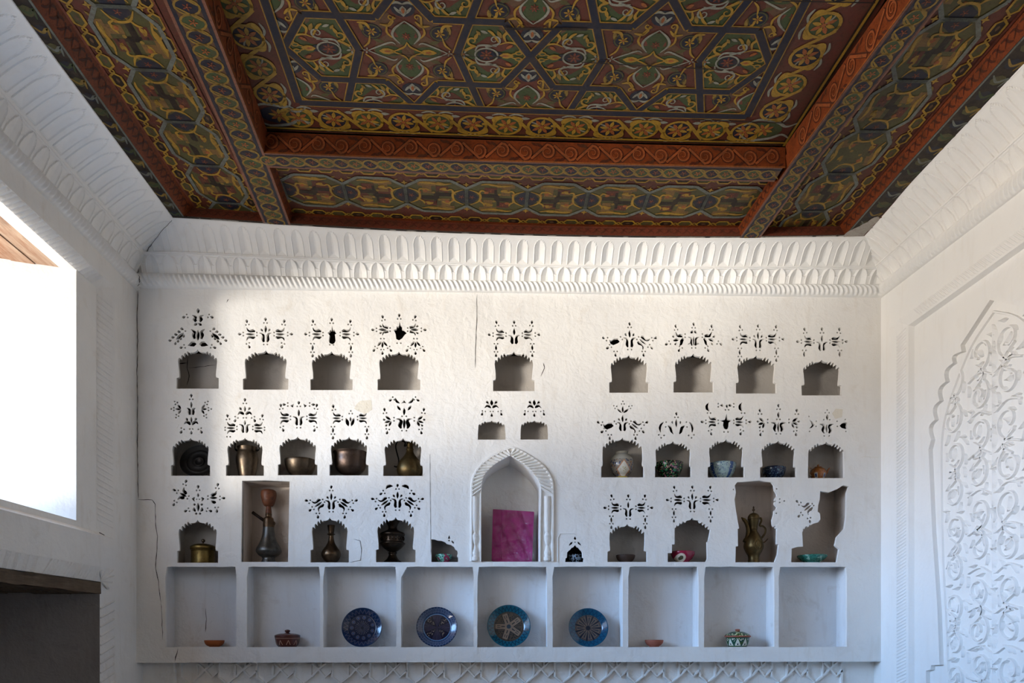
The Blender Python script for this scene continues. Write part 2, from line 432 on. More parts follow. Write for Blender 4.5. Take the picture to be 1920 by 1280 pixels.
# ---- middle row, right group
arch(1167.3, 894.7, 40, 74.7, neck=.93, spring=.94); arch(1262, 894.5, 34, 67.5, neck=.93, spring=.97, shoulder=.3); arch(1361.5, 894.7, 34.5, 71.7); arch(1459.3, 894.7, 34, 69); arch(1549.2, 896, 34.2, 68, neck=1.0, spring=.98)
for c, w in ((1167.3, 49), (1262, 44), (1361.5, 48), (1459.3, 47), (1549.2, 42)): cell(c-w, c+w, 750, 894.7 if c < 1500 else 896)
diag(1167.7, 807.5, .92, filled=(-1,), ck=dict(top=False, dots=False))
for da in (-52, 0, 52):
    A = 90+da; leaf(*place([(7.5, 0)], 1168, 774.5, A)[0], A, 12, 3.2); trip(*place([(16.5, 0)], 1168, 773.5, A)[0], A, 'dot', 2.5, 1.3)
leaf(1268.3, 793, 90, 15, 3.4); trip(1268.6, 782, 90)
for m in (1, -1):
    drop(1268.3+m*7.5, 792, 90-m*10, 6, 2.6); stroke([(0, 5.5), (6, 9), (12, 11), (16, 16)], [1, 4.4, 4.4, 1], 1268.3, 813.5, 90, m)
    stroke([(0, 0), (5, 3.5), (12, 4.5), (20, 2)], [.8, 3, 4, .9], 1268.3+m*24, 791, -80 if m > 0 else 260, m)
    dot(1268.3+m*19, 791); dot(1268.3+m*20, 800); trip(1268.3+m*28, 815.5, 270+m*6, 'dot', 5)
hdes(1361.5, 790.5, 800, .88, 'drop', cen=False, top=False)
H([(1350.5, 788.5), (1356, 787), (1359.6, 786), (1362.3, 775), (1365, 786), (1372, 787), (1368, 790.5), (1367.4, 798), (1365.5, 803), (1361.5, 805), (1357.5, 803), (1355.6, 797), (1356.5, 791)])
trip(1363.3, 768, 90)
for m in (1, -1):
    dot(1361.5+m*3.6, 809.5); trip(1361.5+m*32, 774, 90, 'none'); stroke([(0, 0), (5, 3.4), (10, 3.6), (16, 0)], [1, 5, 4.6, .8], 1361.5+m*31, 770.5, 95, m*-1 if m < 0 else 1)
    trip(1361.5+m*14.5, 759.5, 180 if m > 0 else 0)
leaf(1459.6, 801, 90, 18, 3.6)
for m in (1, -1):
    stroke([(0, 5), (6, 7), (12, 5), (16, 7), (17, 14)], [2, 5, 4.6, 3, .8], 1459.6, 809, 90, m); dot(1459.6+m*4, 813); dot(1459.6+m*3, 786); fan(1459.6+m*25, 791, m, up=False); trip(1459.6+m*34.5, 776, 90)
leaf(1460, 777.5, 90, 11, 4); trip(1460, 767, 90)
leaf(1550.2, 803, 90, 16, 3)
for m in (1, -1):
    stroke([(0, 4), (6, 7), (12, 5), (16, 7), (17, 13)], [2, 4.6, 4, 3, .8], 1550.2, 812, 90, m); dot(1550.2+m*4.6, 817, 1.3); dot(1550.2+m*5.5, 786.6, 1.2)
    dot(1550.2+m*19.5, 789.5, 1.3); dot(1550.2+m*20, 799, 1.3)
leaf(1551.2, 782, 90, 10.5, 3.6); trip(1551, 773.5, 90, 'dot', 3.6, 1.2)
H([(1517.5, 786.5), (1523, 790), (1527.5, 796), (1523.5, 801), (1517.5, 803), (1522.5, 797), (1520, 790)])
H([(1574.2, 798), (1579, 793), (1585, 791.5), (1589, 792.5), (1588, 798), (1589.5, 801.5), (1585, 804), (1578, 802)])
for x, y in ((1517, 780.5), (1518, 808.5), (1585, 786), (1586, 808.5)): dot(x, y, 1.2)
# ---- bottom row, left group
arch(370.5, 1054.7, 38.5, 80.5); arch(618, 1054, 36, 84.5); arch(741.8, 1053.6, 37, 84.7)
H([(454, 901), (498, 900.2), (543, 902), (541.5, 980), (540, 1053), (452, 1053), (453, 975)])
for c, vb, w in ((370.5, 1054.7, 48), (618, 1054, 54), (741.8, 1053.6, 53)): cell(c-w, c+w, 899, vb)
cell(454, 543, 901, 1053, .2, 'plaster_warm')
trip(371.3, 919, 90); leaf(371.3, 928, 90, 7.5, 3); leaf(371.3, 950.5, 90, 16, 4.2)
for m in (1, -1):
    H([(371.3+m*x, y) for x, y in ((5.6, 932.5), (8, 931.5), (12, 934.5), (9, 938.5), (5.8, 940), (7.2, 936))]); dot(371.3+m*2.6, 935.7, 1.2)
    dot(371.3+m*6.8, 945.5, 2); stroke([(0, 0), (4, 1.5), (8, 0)], [1, 4.4, .8], 371.3+m*4.5, 958.5, 70 if m > 0 else 110, -m); dot(371.3+m*3.6, 962.6, 2)
    trip(371.3+m*17, 955.3, -20 if m > 0 else 200)
    a = -2 if m > 0 else 152
    x, y = 371.3+m*20, 932.5-(0 if m > 0 else 1)
    leaf(*place([(9, 0)], x, y, a)[0], a, 14, 3.6); trip(*place([(21, 0)], x, y, a)[0], a); trip(*place([(-1.5, 0)], x, y, a)[0], a, 'none')
    for q in (1, -1):
        if m > 0 and q < 0: H(place([(4, -5.5), (8, -4.8), (13, -6), (14.5, -9.5), (11, -11.5), (6, -10)], x, y, a))
        else: stroke([(4, 4), (8, 5.5), (12, 7.5), (14, 13)], [3, 5, 3.4, .8], x, y, a, q)
        trip(*place([(15.5, 18*q)], x, y, a)[0], a+q*85)
diag(621, 954.5, .95); diag(745.3, 951.5, .95)
for m in (1, -1):
    stroke([(0, 0), (5, 2), (10, 2), (14, -1)], [1, 4.4, 4, .8], 745+m*8.5, 910.8, -20 if m > 0 else 200, m); trip(745+m*25, 922, -30 if m > 0 else 210)
# broken little mouth left of the arch
bl(690, 900, .125, [(950, 1226), (950, 886), (1000, 888), (1045, 905), (1100, 908), (1158, 930), (1180, 955), (1240, 968), (1290, 1000), (1310, 1040), (1338, 1055), (1345, 1095), (1334, 1140), (1350, 1155), (1350, 1226)])
bl(690, 900, .125, [(1216, 822), (1198, 872), (1216, 880), (1236, 872)]); bl(690, 900, .125, [(1248, 905), (1270, 908), (1294, 938), (1278, 948), (1258, 935)]); dot(842, 1013, 1.3)
cell(805, 862, 998, 1053.2, .12)
# little mouth right of the arch
bl(860, 730, .2656, [(752, 1217), (755, 1190), (764, 1186), (766, 1150), (776, 1138), (788, 1130), (798, 1116), (810, 1112), (822, 1096), (834, 1112), (846, 1116), (856, 1130), (866, 1138), (872, 1150), (873, 1184), (883, 1190), (880, 1217)])
bl(860, 730, .2656, [(822, 1034), (812, 1052), (822, 1062), (832, 1052)])
for m in (1, -1): bl(860, 730, .2656, [(822+m*x, y) for x, y in ((16, 1074), (28, 1076), (40, 1090), (44, 1104), (32, 1096), (20, 1088))])
dot(860+822*.2656, 730+1077*.2656, 1.1)
cell(1048, 1103, 1000, 1053.2, .12)
# ---- bottom row, right group
arch(1176, 1053, 37, 71, spring=.9)
P8 = [(1030, 1195), (1030, 1065), (1092, 1062), (1092, 938), (1130, 935), (1132, 700), (1150, 690), (1160, 655), (1178, 672), (1195, 660), (1205, 625), (1222, 642), (1240, 632), (1250, 598), (1268, 615), (1290, 622), (1300, 595), (1330, 585), (1365, 578), (1387, 545), (1410, 580), (1480, 588), (1498, 622), (1510, 628), (1535, 610), (1548, 655), (1580, 638), (1590, 690), (1622, 672), (1630, 715), (1655, 718), (1652, 760), (1625, 890), (1607, 905), (1612, 1150), (1590, 1195)]
bl(1120, 900, .12814, P8)
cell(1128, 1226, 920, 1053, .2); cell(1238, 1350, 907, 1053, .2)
hdes(1178.3, 951.5, 968, .86, 'chain', ck=dict(drops=False, top=True), side=True)
hdes(1298.4, 936.8, 954, .93, 'chain', side=True)
bl(1350, 890, .140625, [(205, 1165), (210, 955), (240, 950), (236, 720), (256, 712), (240, 640), (215, 490), (192, 330), (212, 235), (198, 140), (230, 95), (320, 92), (400, 85), (530, 74), (600, 90), (690, 97), (720, 140), (728, 205), (758, 250), (762, 285), (733, 318), (728, 340), (755, 349), (728, 362), (728, 390), (762, 430), (750, 462), (722, 478), (722, 520), (696, 600), (700, 660), (716, 690), (738, 672), (740, 708), (762, 716), (756, 920), (785, 930), (770, 1060), (730, 1165)])
for x, y in ((180, 195), (755, 188), (750, 512), (797, 322), (797, 368), (858, 348)): dot(1350+x*.1406, 890+y*.1406, 1.3)
bl(1350, 890, .140625, [(950, 1165), (955, 982), (1030, 960), (1106, 955), (1096, 762), (1108, 745), (1104, 715), (1126, 722), (1140, 690), (1155, 682), (1165, 700), (1185, 690), (1190, 665), (1210, 672), (1240, 650), (1310, 632), (1340, 590), (1332, 512), (1302, 490), (1310, 400), (1330, 330), (1336, 215), (1450, 235), (1560, 190), (1640, 138), (1720, 155), (1690, 240), (1685, 560), (1660, 720), (1560, 830), (1535, 940), (1590, 990), (1560, 1165)])
a = 218
tulip(1521, 947, a, .9)
trip(1503.5, 963, a); trip(1500, 944, 140); trip(1517, 971, 285)
dot(1523, 944); dot(1525.8, 947.5)
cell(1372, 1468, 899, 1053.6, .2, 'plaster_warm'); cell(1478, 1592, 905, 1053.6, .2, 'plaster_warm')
# ---- pointed arch niche in the middle
AIN = spline([(901, 1052.7), (901, 1010), (901, 940), (903, 903), (912, 884), (930, 868), (946, 859), (957, 853.5)], 5)[:-1]+spline([(957, 853.5), (968, 860), (984, 871), (1000, 887), (1011, 903), (1014, 915), (1013.5, 950), (1012.7, 1010), (1012.7, 1052.7)], 5)
H(AIN); cells.append(('poly', AIN, .27, 'plaster'))
# ---- the nine square compartments
COMP = [(310, 443), (463, 600), (606, 743), (752, 888), (895, 1026), (1036, 1168), (1178, 1310), (1320, 1452), (1460, 1588)]
for i, (a0, a1) in enumerate(COMP):
    t = 1062; j = lambda: random.uniform(-.8, .8)
    lft = [(a0+j()*.5, t+1+k*18.8) for k in range(8, 0, -1)]
    rgt = [(a1+j()*.5, t+k*18.8) for k in range(1, 8)]
    H([(a0, 1213), *lft, (a0+3+(8 if i == 3 else 0), t+.5), *[(a0+12+k*(a1-a0-20)/6, t+j()*.7) for k in range(7)], (a1-2, t+.3), *rgt, (a1, 1212)])
    cells.append(('box', a0, a1, 1061, 1213, .15, 'plaster_box'))

TH = .02
outer = [(XL, -.17), (XR, -.17), (XR, 2.25), (XL, 2.25)]
loops = [[W(*p) for p in h] for h in holes]
pts = [Vector(p) for p in outer]; fl = [list(range(4))]
for lp in loops:
    b = len(pts); pts += [Vector(p) for p in lp]; fl.append(list(range(b, b+len(lp))))
cv, ce, cf, ov_, oe_, of_ = delaunay_2d_cdt(pts, [], fl, 1, 1e-6, False)
boxes = [(min(p[0] for p in l), max(p[0] for p in l), min(p[1] for p in l), max(p[1] for p in l), l) for l in loops]
def in_hole(x, z):
    for x0, x1, z0, z1, l in boxes:
        if x0 <= x <= x1 and z0 <= z <= z1:
            c = False
            for (ax, az), (bx, bz) in zip(l, l[1:]+l[:1]):
                if (az > z) != (bz > z) and x < (bx-ax)*(z-az)/(bz-az)+ax: c = not c
            if c: return True
    return False
cf = [f for f in cf if not in_hole(sum(cv[k].x for k in f)/len(f), sum(cv[k].y for k in f)/len(f))]
wb = MB()
wb.add([(p.x, 0, p.y) for p in cv], cf, 'plaster')
for lp in loops:
    n = len(lp); b = [(x, 0, z) for x, z in lp]+[(x, TH, z) for x, z in lp]
    wb.add(b, [(k, (k+1) % n, n+(k+1) % n, n+k) for k in range(n)], 'plaster')
for c in cells:
    if c[0] == 'poly':
        lp = [W(*p) for p in c[1]]; n = len(lp)
        wb.add([(x, TH, z) for x, z in lp]+[(x, c[2], z) for x, z in lp], [(k, (k+1) % n, n+(k+1) % n, n+k) for k in range(n)], c[3])
        wb.add([(x, c[2], z) for x, z in lp], [tuple(range(n))], c[3])
    elif c[0] == 'box':
        x0, z1 = W(c[1], c[3]); x1, z0 = W(c[2], c[4])
        z0 = W(c[1], c[4])[1]; wb.box(x0-.004, x1+.004, TH, c[5], z0-.002, z1+.004, c[6], ('y0',))
    else:
        x0, z1 = W(c[0], c[2]); x1, _ = W(c[1], c[2]); z0 = W((c[0]+c[1])/2, c[3])[1]
        if c[5] == 'plaster_niche':                 # upper hollow coloured near-black to paint in the shade behind the cut-outs
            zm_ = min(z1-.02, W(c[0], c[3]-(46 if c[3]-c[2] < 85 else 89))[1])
            if c[4] < .13 and c[3] > 1000: zm_ = z1; c = c[:5]+('mud' if c[0] < 900 else 'hollow_shade',)  # both little hollows get a darker material as painted-in shade
            wb.box(x0, x1, TH, c[4], z0, zm_, c[5], ('y0', 'z1')); wb.box(x0, x1, TH, c[4], zm_, z1, 'hollow_shade', ('y0', 'z0'))
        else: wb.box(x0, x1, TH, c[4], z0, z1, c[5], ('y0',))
# outer body behind the cavities, lower dado, ledge underside
wb.box(XL-.6, XR+.3, .30, .36, FLOOR, 2.9, 'plaster')
wb.quad((XL, 0, -.17), (XR, 0, -.17), (XR, .085, -.17), (XL, .085, -.17), 'plaster')
wb.quad((XL, .085, FLOOR), (XR, .085, FLOOR), (XR, .085, -.17), (XL, .085, -.17), 'plaster')
wb.quad((XL, 0, 2.25), (XR, 0, 2.25), (XR, 0, 2.9), (XL, 0, 2.9), 'plaster')
for xe in (XL, XR): wb.quad((xe, 0, FLOOR), (xe, .36, FLOOR), (xe, .36, 2.9), (xe, 0, 2.9), 'plaster')
# raised geometric lattice on the dado
def strip3(mb, path, w, h, mp, m, taper=0.0, bev=.6):
    """raised band along a 2-D path; mp(a, b, height) -> 3-D"""
    n = len(path); vs = []; fs = []
    for i, p in enumerate(path):
        a, b = path[max(i-1, 0)], path[min(i+1, n-1)]
        dx, dy = b[0]-a[0], b[1]-a[1]; d = math.hypot(dx, dy) or 1
        t = i/(n-1); ww = w/2*(1-taper*(abs(2*t-1)**2)) if taper else w/2
        for k, hh in ((-1, 0), (-bev, h), (bev, h), (1, 0)): vs.append(mp(p[0]-dy/d*ww*k, p[1]+dx/d*ww*k, hh))
        if i:
            for k in range(3): fs.append((4*i-4+k, 4*i-3+k, 4*i+1+k, 4*i+k))
    fs += [(0, 1, 2, 3), tuple(4*(n-1)+k for k in range(4))]
    mb.add(vs, fs, m)
dm = lambda a, b, h: (a, .085-h*1.5, b)
x = W(330, 1250)[0]
while x < W(1585, 1250)[0]-.1:
    strip3(wb, [(x, -.17), (x, -.265), (x+.05, -.305), (x+.10, -.265), (x+.10, -.17)], .016, .012, dm, 'plaster')
    strip3(wb, [(x+.10, -.175), (x+.145, -.215), (x+.19, -.265), (x+.234, -.225)], .017, .012, dm, 'plaster')
    strip3(wb, [(x+.105, -.262), (x+.15, -.215), (x+.195, -.178)], .017, .0125, dm, 'plaster')
    strip3(wb, [(x+.165, -.17), (x+.165, -.20)], .014, .012, dm, 'plaster'); strip3(wb, [(x+.05, -.305), (x+.05, -.36)], .016, .012, dm, 'plaster')
    x += .234
strip3(wb, [W(1588, 1243), (W(1588, 1243)[0], -.5)], .02, .012, dm, 'plaster')
strip3(wb, [W(318, 1243), (W(318, 1243)[0], -.5)], .02, .012, dm, 'plaster')
# cracks and flaked patches
def crack(pp, w=.004, y=-.0012, jag=.6, m='crack'):
    q = []
    for i in range(len(pp)-1):
        n = max(2, int(math.dist(pp[i], pp[i+1])/7))
        for k in range(n): q.append((pp[i][0]+(pp[i+1][0]-pp[i][0])*k/n+random.uniform(-jag, jag), pp[i][1]+(pp[i+1][1]-pp[i][1])*k/n+random.uniform(-jag, jag)))
    q.append(pp[-1]); c = [W(u, v, y) for u, v in q]; n = len(c); vs = []
    for i, p in enumerate(c):
        a, b = c[max(i-1, 0)], c[min(i+1, n-1)]; dx, dz = b[0]-a[0], b[1]-a[1]; d = math.hypot(dx, dz) or 1
        ww = w/2*random.uniform(.5, 1.2)*(1 if 0 < i < n-1 else .2)
        vs += [(p[0]-dz/d*ww, y, p[1]+dx/d*ww), (p[0]+dz/d*ww, y, p[1]-dx/d*ww)]
    wb.add(vs, [(2*i, 2*i+1, 2*i+3, 2*i+2) for i in range(n-1)], m)
crack([(258.5, 545), (257, 600), (258, 640), (257, 700), (258, 760), (257.5, 850), (258.5, 900), (259, 936)], .004)
crack([(259, 936), (286, 937), (291, 945), (292, 985), (295, 1005), (292, 1065), (297, 1090), (302, 1130)], .004)
crack([(302, 1130), (305, 1200)], .003)
crack([(333, 1216), (328, 1240)], .006); crack([(894, 552), (894, 600), (892, 640), (891, 690)], .0035, jag=.3)
crack([(663, 1010), (675, 1014), (678, 1030), (676, 1050), (655, 1054)], .003, jag=.3)
crack([(1612, 858), (1620, 856), (1650, 857)], .002, jag=.3, m='patch'); crack([(428, 560), (425, 567)], .006)
crack([(806, 850), (808, 1040)], .002, jag=.1); crack([(1018, 680), (1021, 690), (1014, 705)], .005)
crack([(326, 1070), (322, 1100), (325, 1160), (322, 1190)], .006, .1485); crack([(385, 1140), (387, 1160), (385, 1185)], .004, .1485)
crack([(352, 670), (351, 690), (355, 705), (350, 722)], .006, .198); crack([(334, 682), (350, 680)], .008, .198); crack([(352, 690), (405, 684)], .003, .198)
for pl in ([(668, 758), (676, 751), (696, 750), (698, 768), (684, 776), (670, 770), (664, 766)], [(1560, 775), (1567, 766), (1580, 767), (1579, 782), (1566, 785)]):
    wb.add([(W(u, v)[0], -.0008, W(u, v)[1]) for u, v in pl], [tuple(range(len(pl)))], 'patch')
# carved rope border of the pointed arch
AOUT = spline([(884, 1052), (884, 1010), (884.5, 940), (886, 900), (898, 876), (920, 857), (942, 846), (958, 839)], 5)[:-1]+spline([(958, 839), (976, 846), (1000, 860), (1020, 876), (1033, 897), (1036, 915), (1036.5, 950), (1036, 1010), (1036, 1052)], 5)
strip3(wb, [W(*p) for p in AOUT], .016, .012, lambda a, b, h: (a, -h, b), 'plaster')
strip3(wb, [W(*p) for p in AIN], .010, .010, lambda a, b, h: (a, -h, b), 'plaster')
def resample(P, n):
    L = [0]
    for p, q in zip(P, P[1:]): L.append(L[-1]+math.dist(p, q))
    out = []; k = 0
    for i in range(n):
        d = L[-1]*i/(n-1)
        while k < len(L)-2 and L[k+1] < d: k += 1
        t = (d-L[k])/max(1e-9, L[k+1]-L[k]); out.append((P[k][0]+(P[k+1][0]-P[k][0])*t, P[k][1]+(P[k+1][1]-P[k][1])*t))
    return out
for half in (0, 1):
    ap_o = min(range(len(AOUT)), key=lambda k: AOUT[k][1]); ap_i = min(range(len(AIN)), key=lambda k: AIN[k][1])
    O = [p for p in (AOUT[:ap_o+1] if not half else AOUT[ap_o:][::-1]) if p[1] < 932]; I = [p for p in (AIN[:ap_i+1] if not half else AIN[ap_i:][::-1]) if p[1] < 932]
    O, I = resample(O, 17), resample(I, 17)
    for k in range(16):
        p, q = Vector(O[k]), Vector(I[min(16, k+2)])
        strip3(wb, [W(*p), W(*p.lerp(q, .33)), W(*p.lerp(q, .66)), W(*q)], .021, .017, lambda a, b, h: (a, -h, b), 'plaster', bev=.2)
for cx in (890.5, 1026):     # little engaged columns under the springing
    pr = [(4, 1052), (6.5, 1050), (6.5, 1044), (4.5, 1042), (6, 1036), (4, 1030), (2.4, 1022), (5, 1012), (5.5, 1004), (3, 998), (4.5, 994), (5.5, 970), (5.5, 930)]
    vs = []; fs = []
    for i, (r, v) in enumerate(pr):
        for k in range(7):
            t = PI*k/6; xx, zz = W(cx-r*math.cos(t), v); vs.append((xx, -.014*math.sin(t)*r/5, zz))
        if i: fs += [(7*i-7+k, 7*i-6+k, 7*i+1+k, 7*i+k) for k in range(6)]
    wb.add(vs, fs, 'plaster')
# shallow filled block beside the little mouth
p = [W(1046, 1053), W(1046, 1008), W(1050, 1000), W(1076, 1000), W(1080, 1003)]
strip3(wb, p, .004, .004, lambda a, b, h: (a, -h, b), 'plaster')
wall_back = struct(wb.build('wall_back'))

# ------------------------------------------------------------------ cornices: carved height fields
def sag(x, y, z):
    e = max(0.0, 1-((x-.45)/2.2)**2); f = .022+.04*max(0.0, min(1.0, (y+.75)/.6))
    return (x, y, z-e*f)
ZC = 2.468
def cornice(name, L, base, dtop, pos, zlow, ztop, ns, flip=False, pitch=.105, rope_p=.031, amp=1.0, bulge=1.0, groove=False):
    """base(d) profile in t; pos(s, d, z) -> xyz"""
    prof = spline([(0.0, .0), (.02, .015), (.048, .06), (.06, .13), (.048, .2), (.02, .25), (.014, .265), (.03, .36), (.05, .44), (.064, .525), (.07, .535), (.07, .565), (.1, .64), (.165, .78), (.25, .92), (.272, .955), (.287, .972), (.287, 1.0)], 6)
    vs, fs = [], []; nt = len(prof)
    Ht = .345
    for i in range(ns+1):
        s = L*i/ns
        zl, zt, dt = zlow(s), ztop(s), dtop(s)
        for j in range(nt):
            d, t = prof[j]
            d = d*(dt/.287) if t > .57 else d*min(1, dt/.2)*(bulge if t < .27 else 1)
            h = 0.0
            if .01 < t < .255:                                  # twisted rope
                w = min(1, 1.6*math.sin(PI*(t-.01)/.245)); h = .0075*w*math.sin(2*PI*(s/rope_p+(t-.13)*5.2*(-1 if flip else 1)))
            elif .262 < t < .53:                                # lower row of arches
                q = (t-.27)*Ht; p = (s/pitch+.5) % 1-.5; p *= pitch; top = .088; ww = .042 if q < .02 else .042*math.sqrt(max(0, 1-((q-.02)/(top-.02))**2))
                a = ww-abs(p)
                if groove and abs(a) < .004: h = -.012
                elif a > .007: h = -min(.016, (a-.007)*.6)
                elif a > 0: h = .004
                elif q > .045 and t < .515: h = -.009*min(1, -a/.01)
            elif .575 < t < .95:                                # upper row of arches
                q = (t-.585)*Ht*1.45; p = (s/pitch) % 1-.5; p *= pitch; top = .175; ww = .036 if q < .115 else .036*math.sqrt(max(0, 1-((q-.115)/(top-.115))**2))
                a = ww-abs(p)
                if q < 0: a = -1
                if groove and (abs(a) < .004 or (abs(q) < .004 and abs(p) < .036)): h = -.014
                elif a > .006: h = -min(.014, (a-.006)*.55, max(0, q-.006)*.45)
                elif a > 0: h = .004
            z = zl+(zt-zl)*t
            h *= 1.0 if t < .257 else amp; vs.append(pos(s, d+h*.9, z-h*.3))
        if i:
            for j in range(nt-1): fs.append(((i-1)*nt+j, i*nt+j, i*nt+j+1, (i-1)*nt+j+1))
    return struct(mesh(name, vs, fs, M['plaster_clean'], smooth=False))
def seam(x0, sx, dl, db, z0, z1):
    prof = spline([(.0, .0), (.048, .06), (.06, .13), (.048, .2), (.014, .265), (.03, .36), (.064, .525), (.07, .56), (.1, .64), (.165, .78), (.25, .92), (.272, .955)], 5)
    P = []
    for d, t in prof:
        a, b = (d*dl/.287, d*db/.287) if t > .57 else (d*.62, d*.85)
        P.append((x0+sx*(a+.006+random.uniform(-.003, .003)), -b-.006+random.uniform(-.003, .003), z0+(z1-z0)*t))
    o = mesh('corner_crack', *tube_data(P, [.002 if .1 < k/len(P) < .75 else .001 for k in range(len(P))], 6), M['crack'], parent=wall_back, smooth=True)
seam(XL, 1, .287, .17, 2.112, ZC)
ZS = lambda x, y: sag(x, y, ZC)[2]
def back_pos(s, d, z): return (XL+s, -d, z)
LB = XR-XL
cornice('trim_1', LB, None, lambda s: .17, back_pos, lambda s: 2.122+.03*s/LB, lambda s: ZS(XL+s, -.17)+.004, 1500, amp=.8)
cornice('trim_2', 3.4, None, lambda s: .287, lambda s, d, z: (XL+d, -s, z), lambda s: 2.108+.008*min(1, s/.9), lambda s: ZC+.004, 1300, amp=.42, bulge=.62, groove=True)
cornice('trim_3', 3.4, None, lambda s: .215, lambda s, d, z: (XR-d, -s, z), lambda s: 2.15-.05*min(1, s/1.2), lambda s: ZC+.004, 1300, amp=.42, bulge=.7, flip=True, groove=True)

# ------------------------------------------------------------------ left wall with window and lower niche
YB = -5.6
wl = MB()
zf = 2.0; y0 = -.274; zs = .552
wl.quad((XL, 0, FLOOR), (XL, y0, FLOOR), (XL, y0, 2.9), (XL, 0, 2.9), 'plaster')
wl.quad((XL, y0, zf), (XL, YB, zf), (XL, YB, 2.9), (XL, y0, 2.9), 'plaster')
wl.quad((XL, y0, .378), (XL, YB, .378), (XL, YB, zs), (XL, y0, zs), 'plaster')
YN = -2.0
wl.quad((XL, YN, FLOOR), (XL, YB, FLOOR), (XL, YB, .378), (XL, YN, .378), 'plaster')
xi = -2.16
y1 = SD(180, 700, xi)[0]; y2 = SD(143, 700, xi)[0]; zi0 = .612; zi1 = 1.95
YE = -5.0
wl.quad((XL, y0, zs), (XL, y0, zf), (xi, y1, zi1), (xi, y1, zi0-.03), 'plaster')
wl.quad((XL, y0, zf), (XL, YE, zf), (xi, YE, zi1), (xi, y1, zi1), 'plaster')
wl.quad((XL, y0, zs), (XL, YE, zs), (xi, YE, zi0-.03), (xi, y1, zi0-.03), 'plaster')
wl.quad((xi, y1, zi0-.03), (xi, y2, zi0-.03), (xi, y2, zi1), (xi, y1, zi1), 'plaster')
wl.quad((xi, y2, zi0-.03), (xi, YE, zi0-.03), (xi, YE, zi0), (xi, y2, zi0), 'plaster')
# carved ribs on the sloping reveal, top and side
def ribs(A0, A1, B0, B1, n, m, mb, h=.008, slant=.6, nrm=(1, 0, 0), wf=.55):
    A0, A1, B0, B1 = map(Vector, (A0, A1, B0, B1)); nv = Vector(nrm)*h
    for i in range(n):
        t = (i+.5)/n; w = wf/n/2; tb = t+slant/n
        if tb > 1 or tb-w < 0: continue
        a0, a1, b0, b1 = A0.lerp(A1, t-w), A0.lerp(A1, t+w), B0.lerp(B1, tb-w), B0.lerp(B1, min(1, tb+w))
        am, bm = A0.lerp(A1, t)+nv, B0.lerp(B1, tb)+nv
        mb.add([a0, a1, am, b0, b1, bm], [(0, 2, 5, 3), (2, 1, 4, 5), (0, 1, 2), (3, 5, 4)], m)
ribs((XL-.004, -.40, zf-.004), (XL-.004, -1.9, zf-.004), (xi+.003, -.40, zi1+.003), (xi+.003, -1.9, zi1+.003), 44, 'plaster', wl, .012, .8, (.7, 0, -.7))
ribs((XL-.006, y0-.008, .60), (XL-.006, y0-.008, 1.93), (xi+.004, y1+.008, .60), (xi+.004, y1+.008, 1.93), 40, 'plaster', wl, .004, 1.0, (.7, -.7, 0))
# lower niche frame with a fan in its corner
xn = -2.13; yn = SD(187, 1200, xn)[0]; zn = .298
wl.quad((XL, y0, .378), (XL, YN, .378), (xn, YN, zn), (xn, yn, zn), 'plaster')
wl.quad((XL, y0, .378), (xn, yn, zn), (xn, yn, FLOOR), (XL, y0, FLOOR), 'plaster')
ribs((XL, y0-.01, -.5), (XL, y0-.01, .22), (xn, yn+.005, -.5), (xn, yn+.005, .22), 14, 'plaster', wl, .009, -.9, (.9, -.4, 0), .3)
ribs((XL, -.50, .375), (XL, -.95, .375), (xn, -.50, zn+.003), (xn, -.95, zn+.003), 15, 'plaster', wl, .005, 1.4, (.9, 0, -.4), .5)
for i in range(10):
    yy = -1.0-.07*i
    ribs((XL, yy, .375), (XL, yy-.05, .375), (xn, yy, zn+.003), (xn, yy-.05, zn+.003), 1, 'plaster', wl, .008, 0, (.9, 0, -.4), .8)
cpt = Vector((xn+.004, yn, zn+.004))
for k in range(7):
    a = math.radians(-25+k*27); e = cpt+Vector((.014, .115*math.cos(a-.6), .085*math.sin(a)+.0)); e.y = min(e.y, y0-.006); e.z = min(e.z, .372)
    s = (e-cpt).normalized().cross(Vector((1, 0, 0)))*.011
    wl.add([cpt, e-s, e+s, e+Vector((.009, 0, 0))], [(0, 1, 3), (0, 3, 2), (1, 2, 3)], 'plaster')
wl.quad((xn, yn, FLOOR), (-2.8, yn-.02, FLOOR), (-2.8, yn-.02, zn), (xn, yn, zn), 'mud')
wl.quad((-2.8, yn, FLOOR), (-2.8, YN, FLOOR), (-2.8, YN, zn), (-2.8, yn, zn), 'mud')
wl.quad((xn, YN, FLOOR), (-2.8, YN, FLOOR), (-2.8, YN, zn), (xn, YN, zn), 'mud')
wl.quad((xn, yn, zn), (xn, YN, zn), (-2.8, YN, zn), (-2.8, yn, zn), 'mud')
wl.quad((XL, YB, FLOOR), (XL, YE, FLOOR), (XL, YE, 2.9), (XL, YB, 2.9), 'plaster')
def crackL(pp, w=.005):
    c = [SD(u, v, XL+.0012) for u, v in pp]; vs = []
    for i, p in enumerate(c):
        a, b = c[max(i-1, 0)], c[min(i+1, len(c)-1)]; dx, dz = b[0]-a[0], b[1]-a[1]; d = math.hypot(dx, dz) or 1
        ww = w/2*random.uniform(.6, 1.2); vs += [(XL+.0012, p[0]-dz/d*ww, p[1]+dx/d*ww), (XL+.0012, p[0]+dz/d*ww, p[1]-dx/d*ww)]
    wl.add(vs, [(2*i, 2*i+1, 2*i+3, 2*i+2) for i in range(len(c)-1)], 'crack')
crackL([(186, 998), (196, 1003)], .006)
wall_left = struct(wl.build('wall_left'))
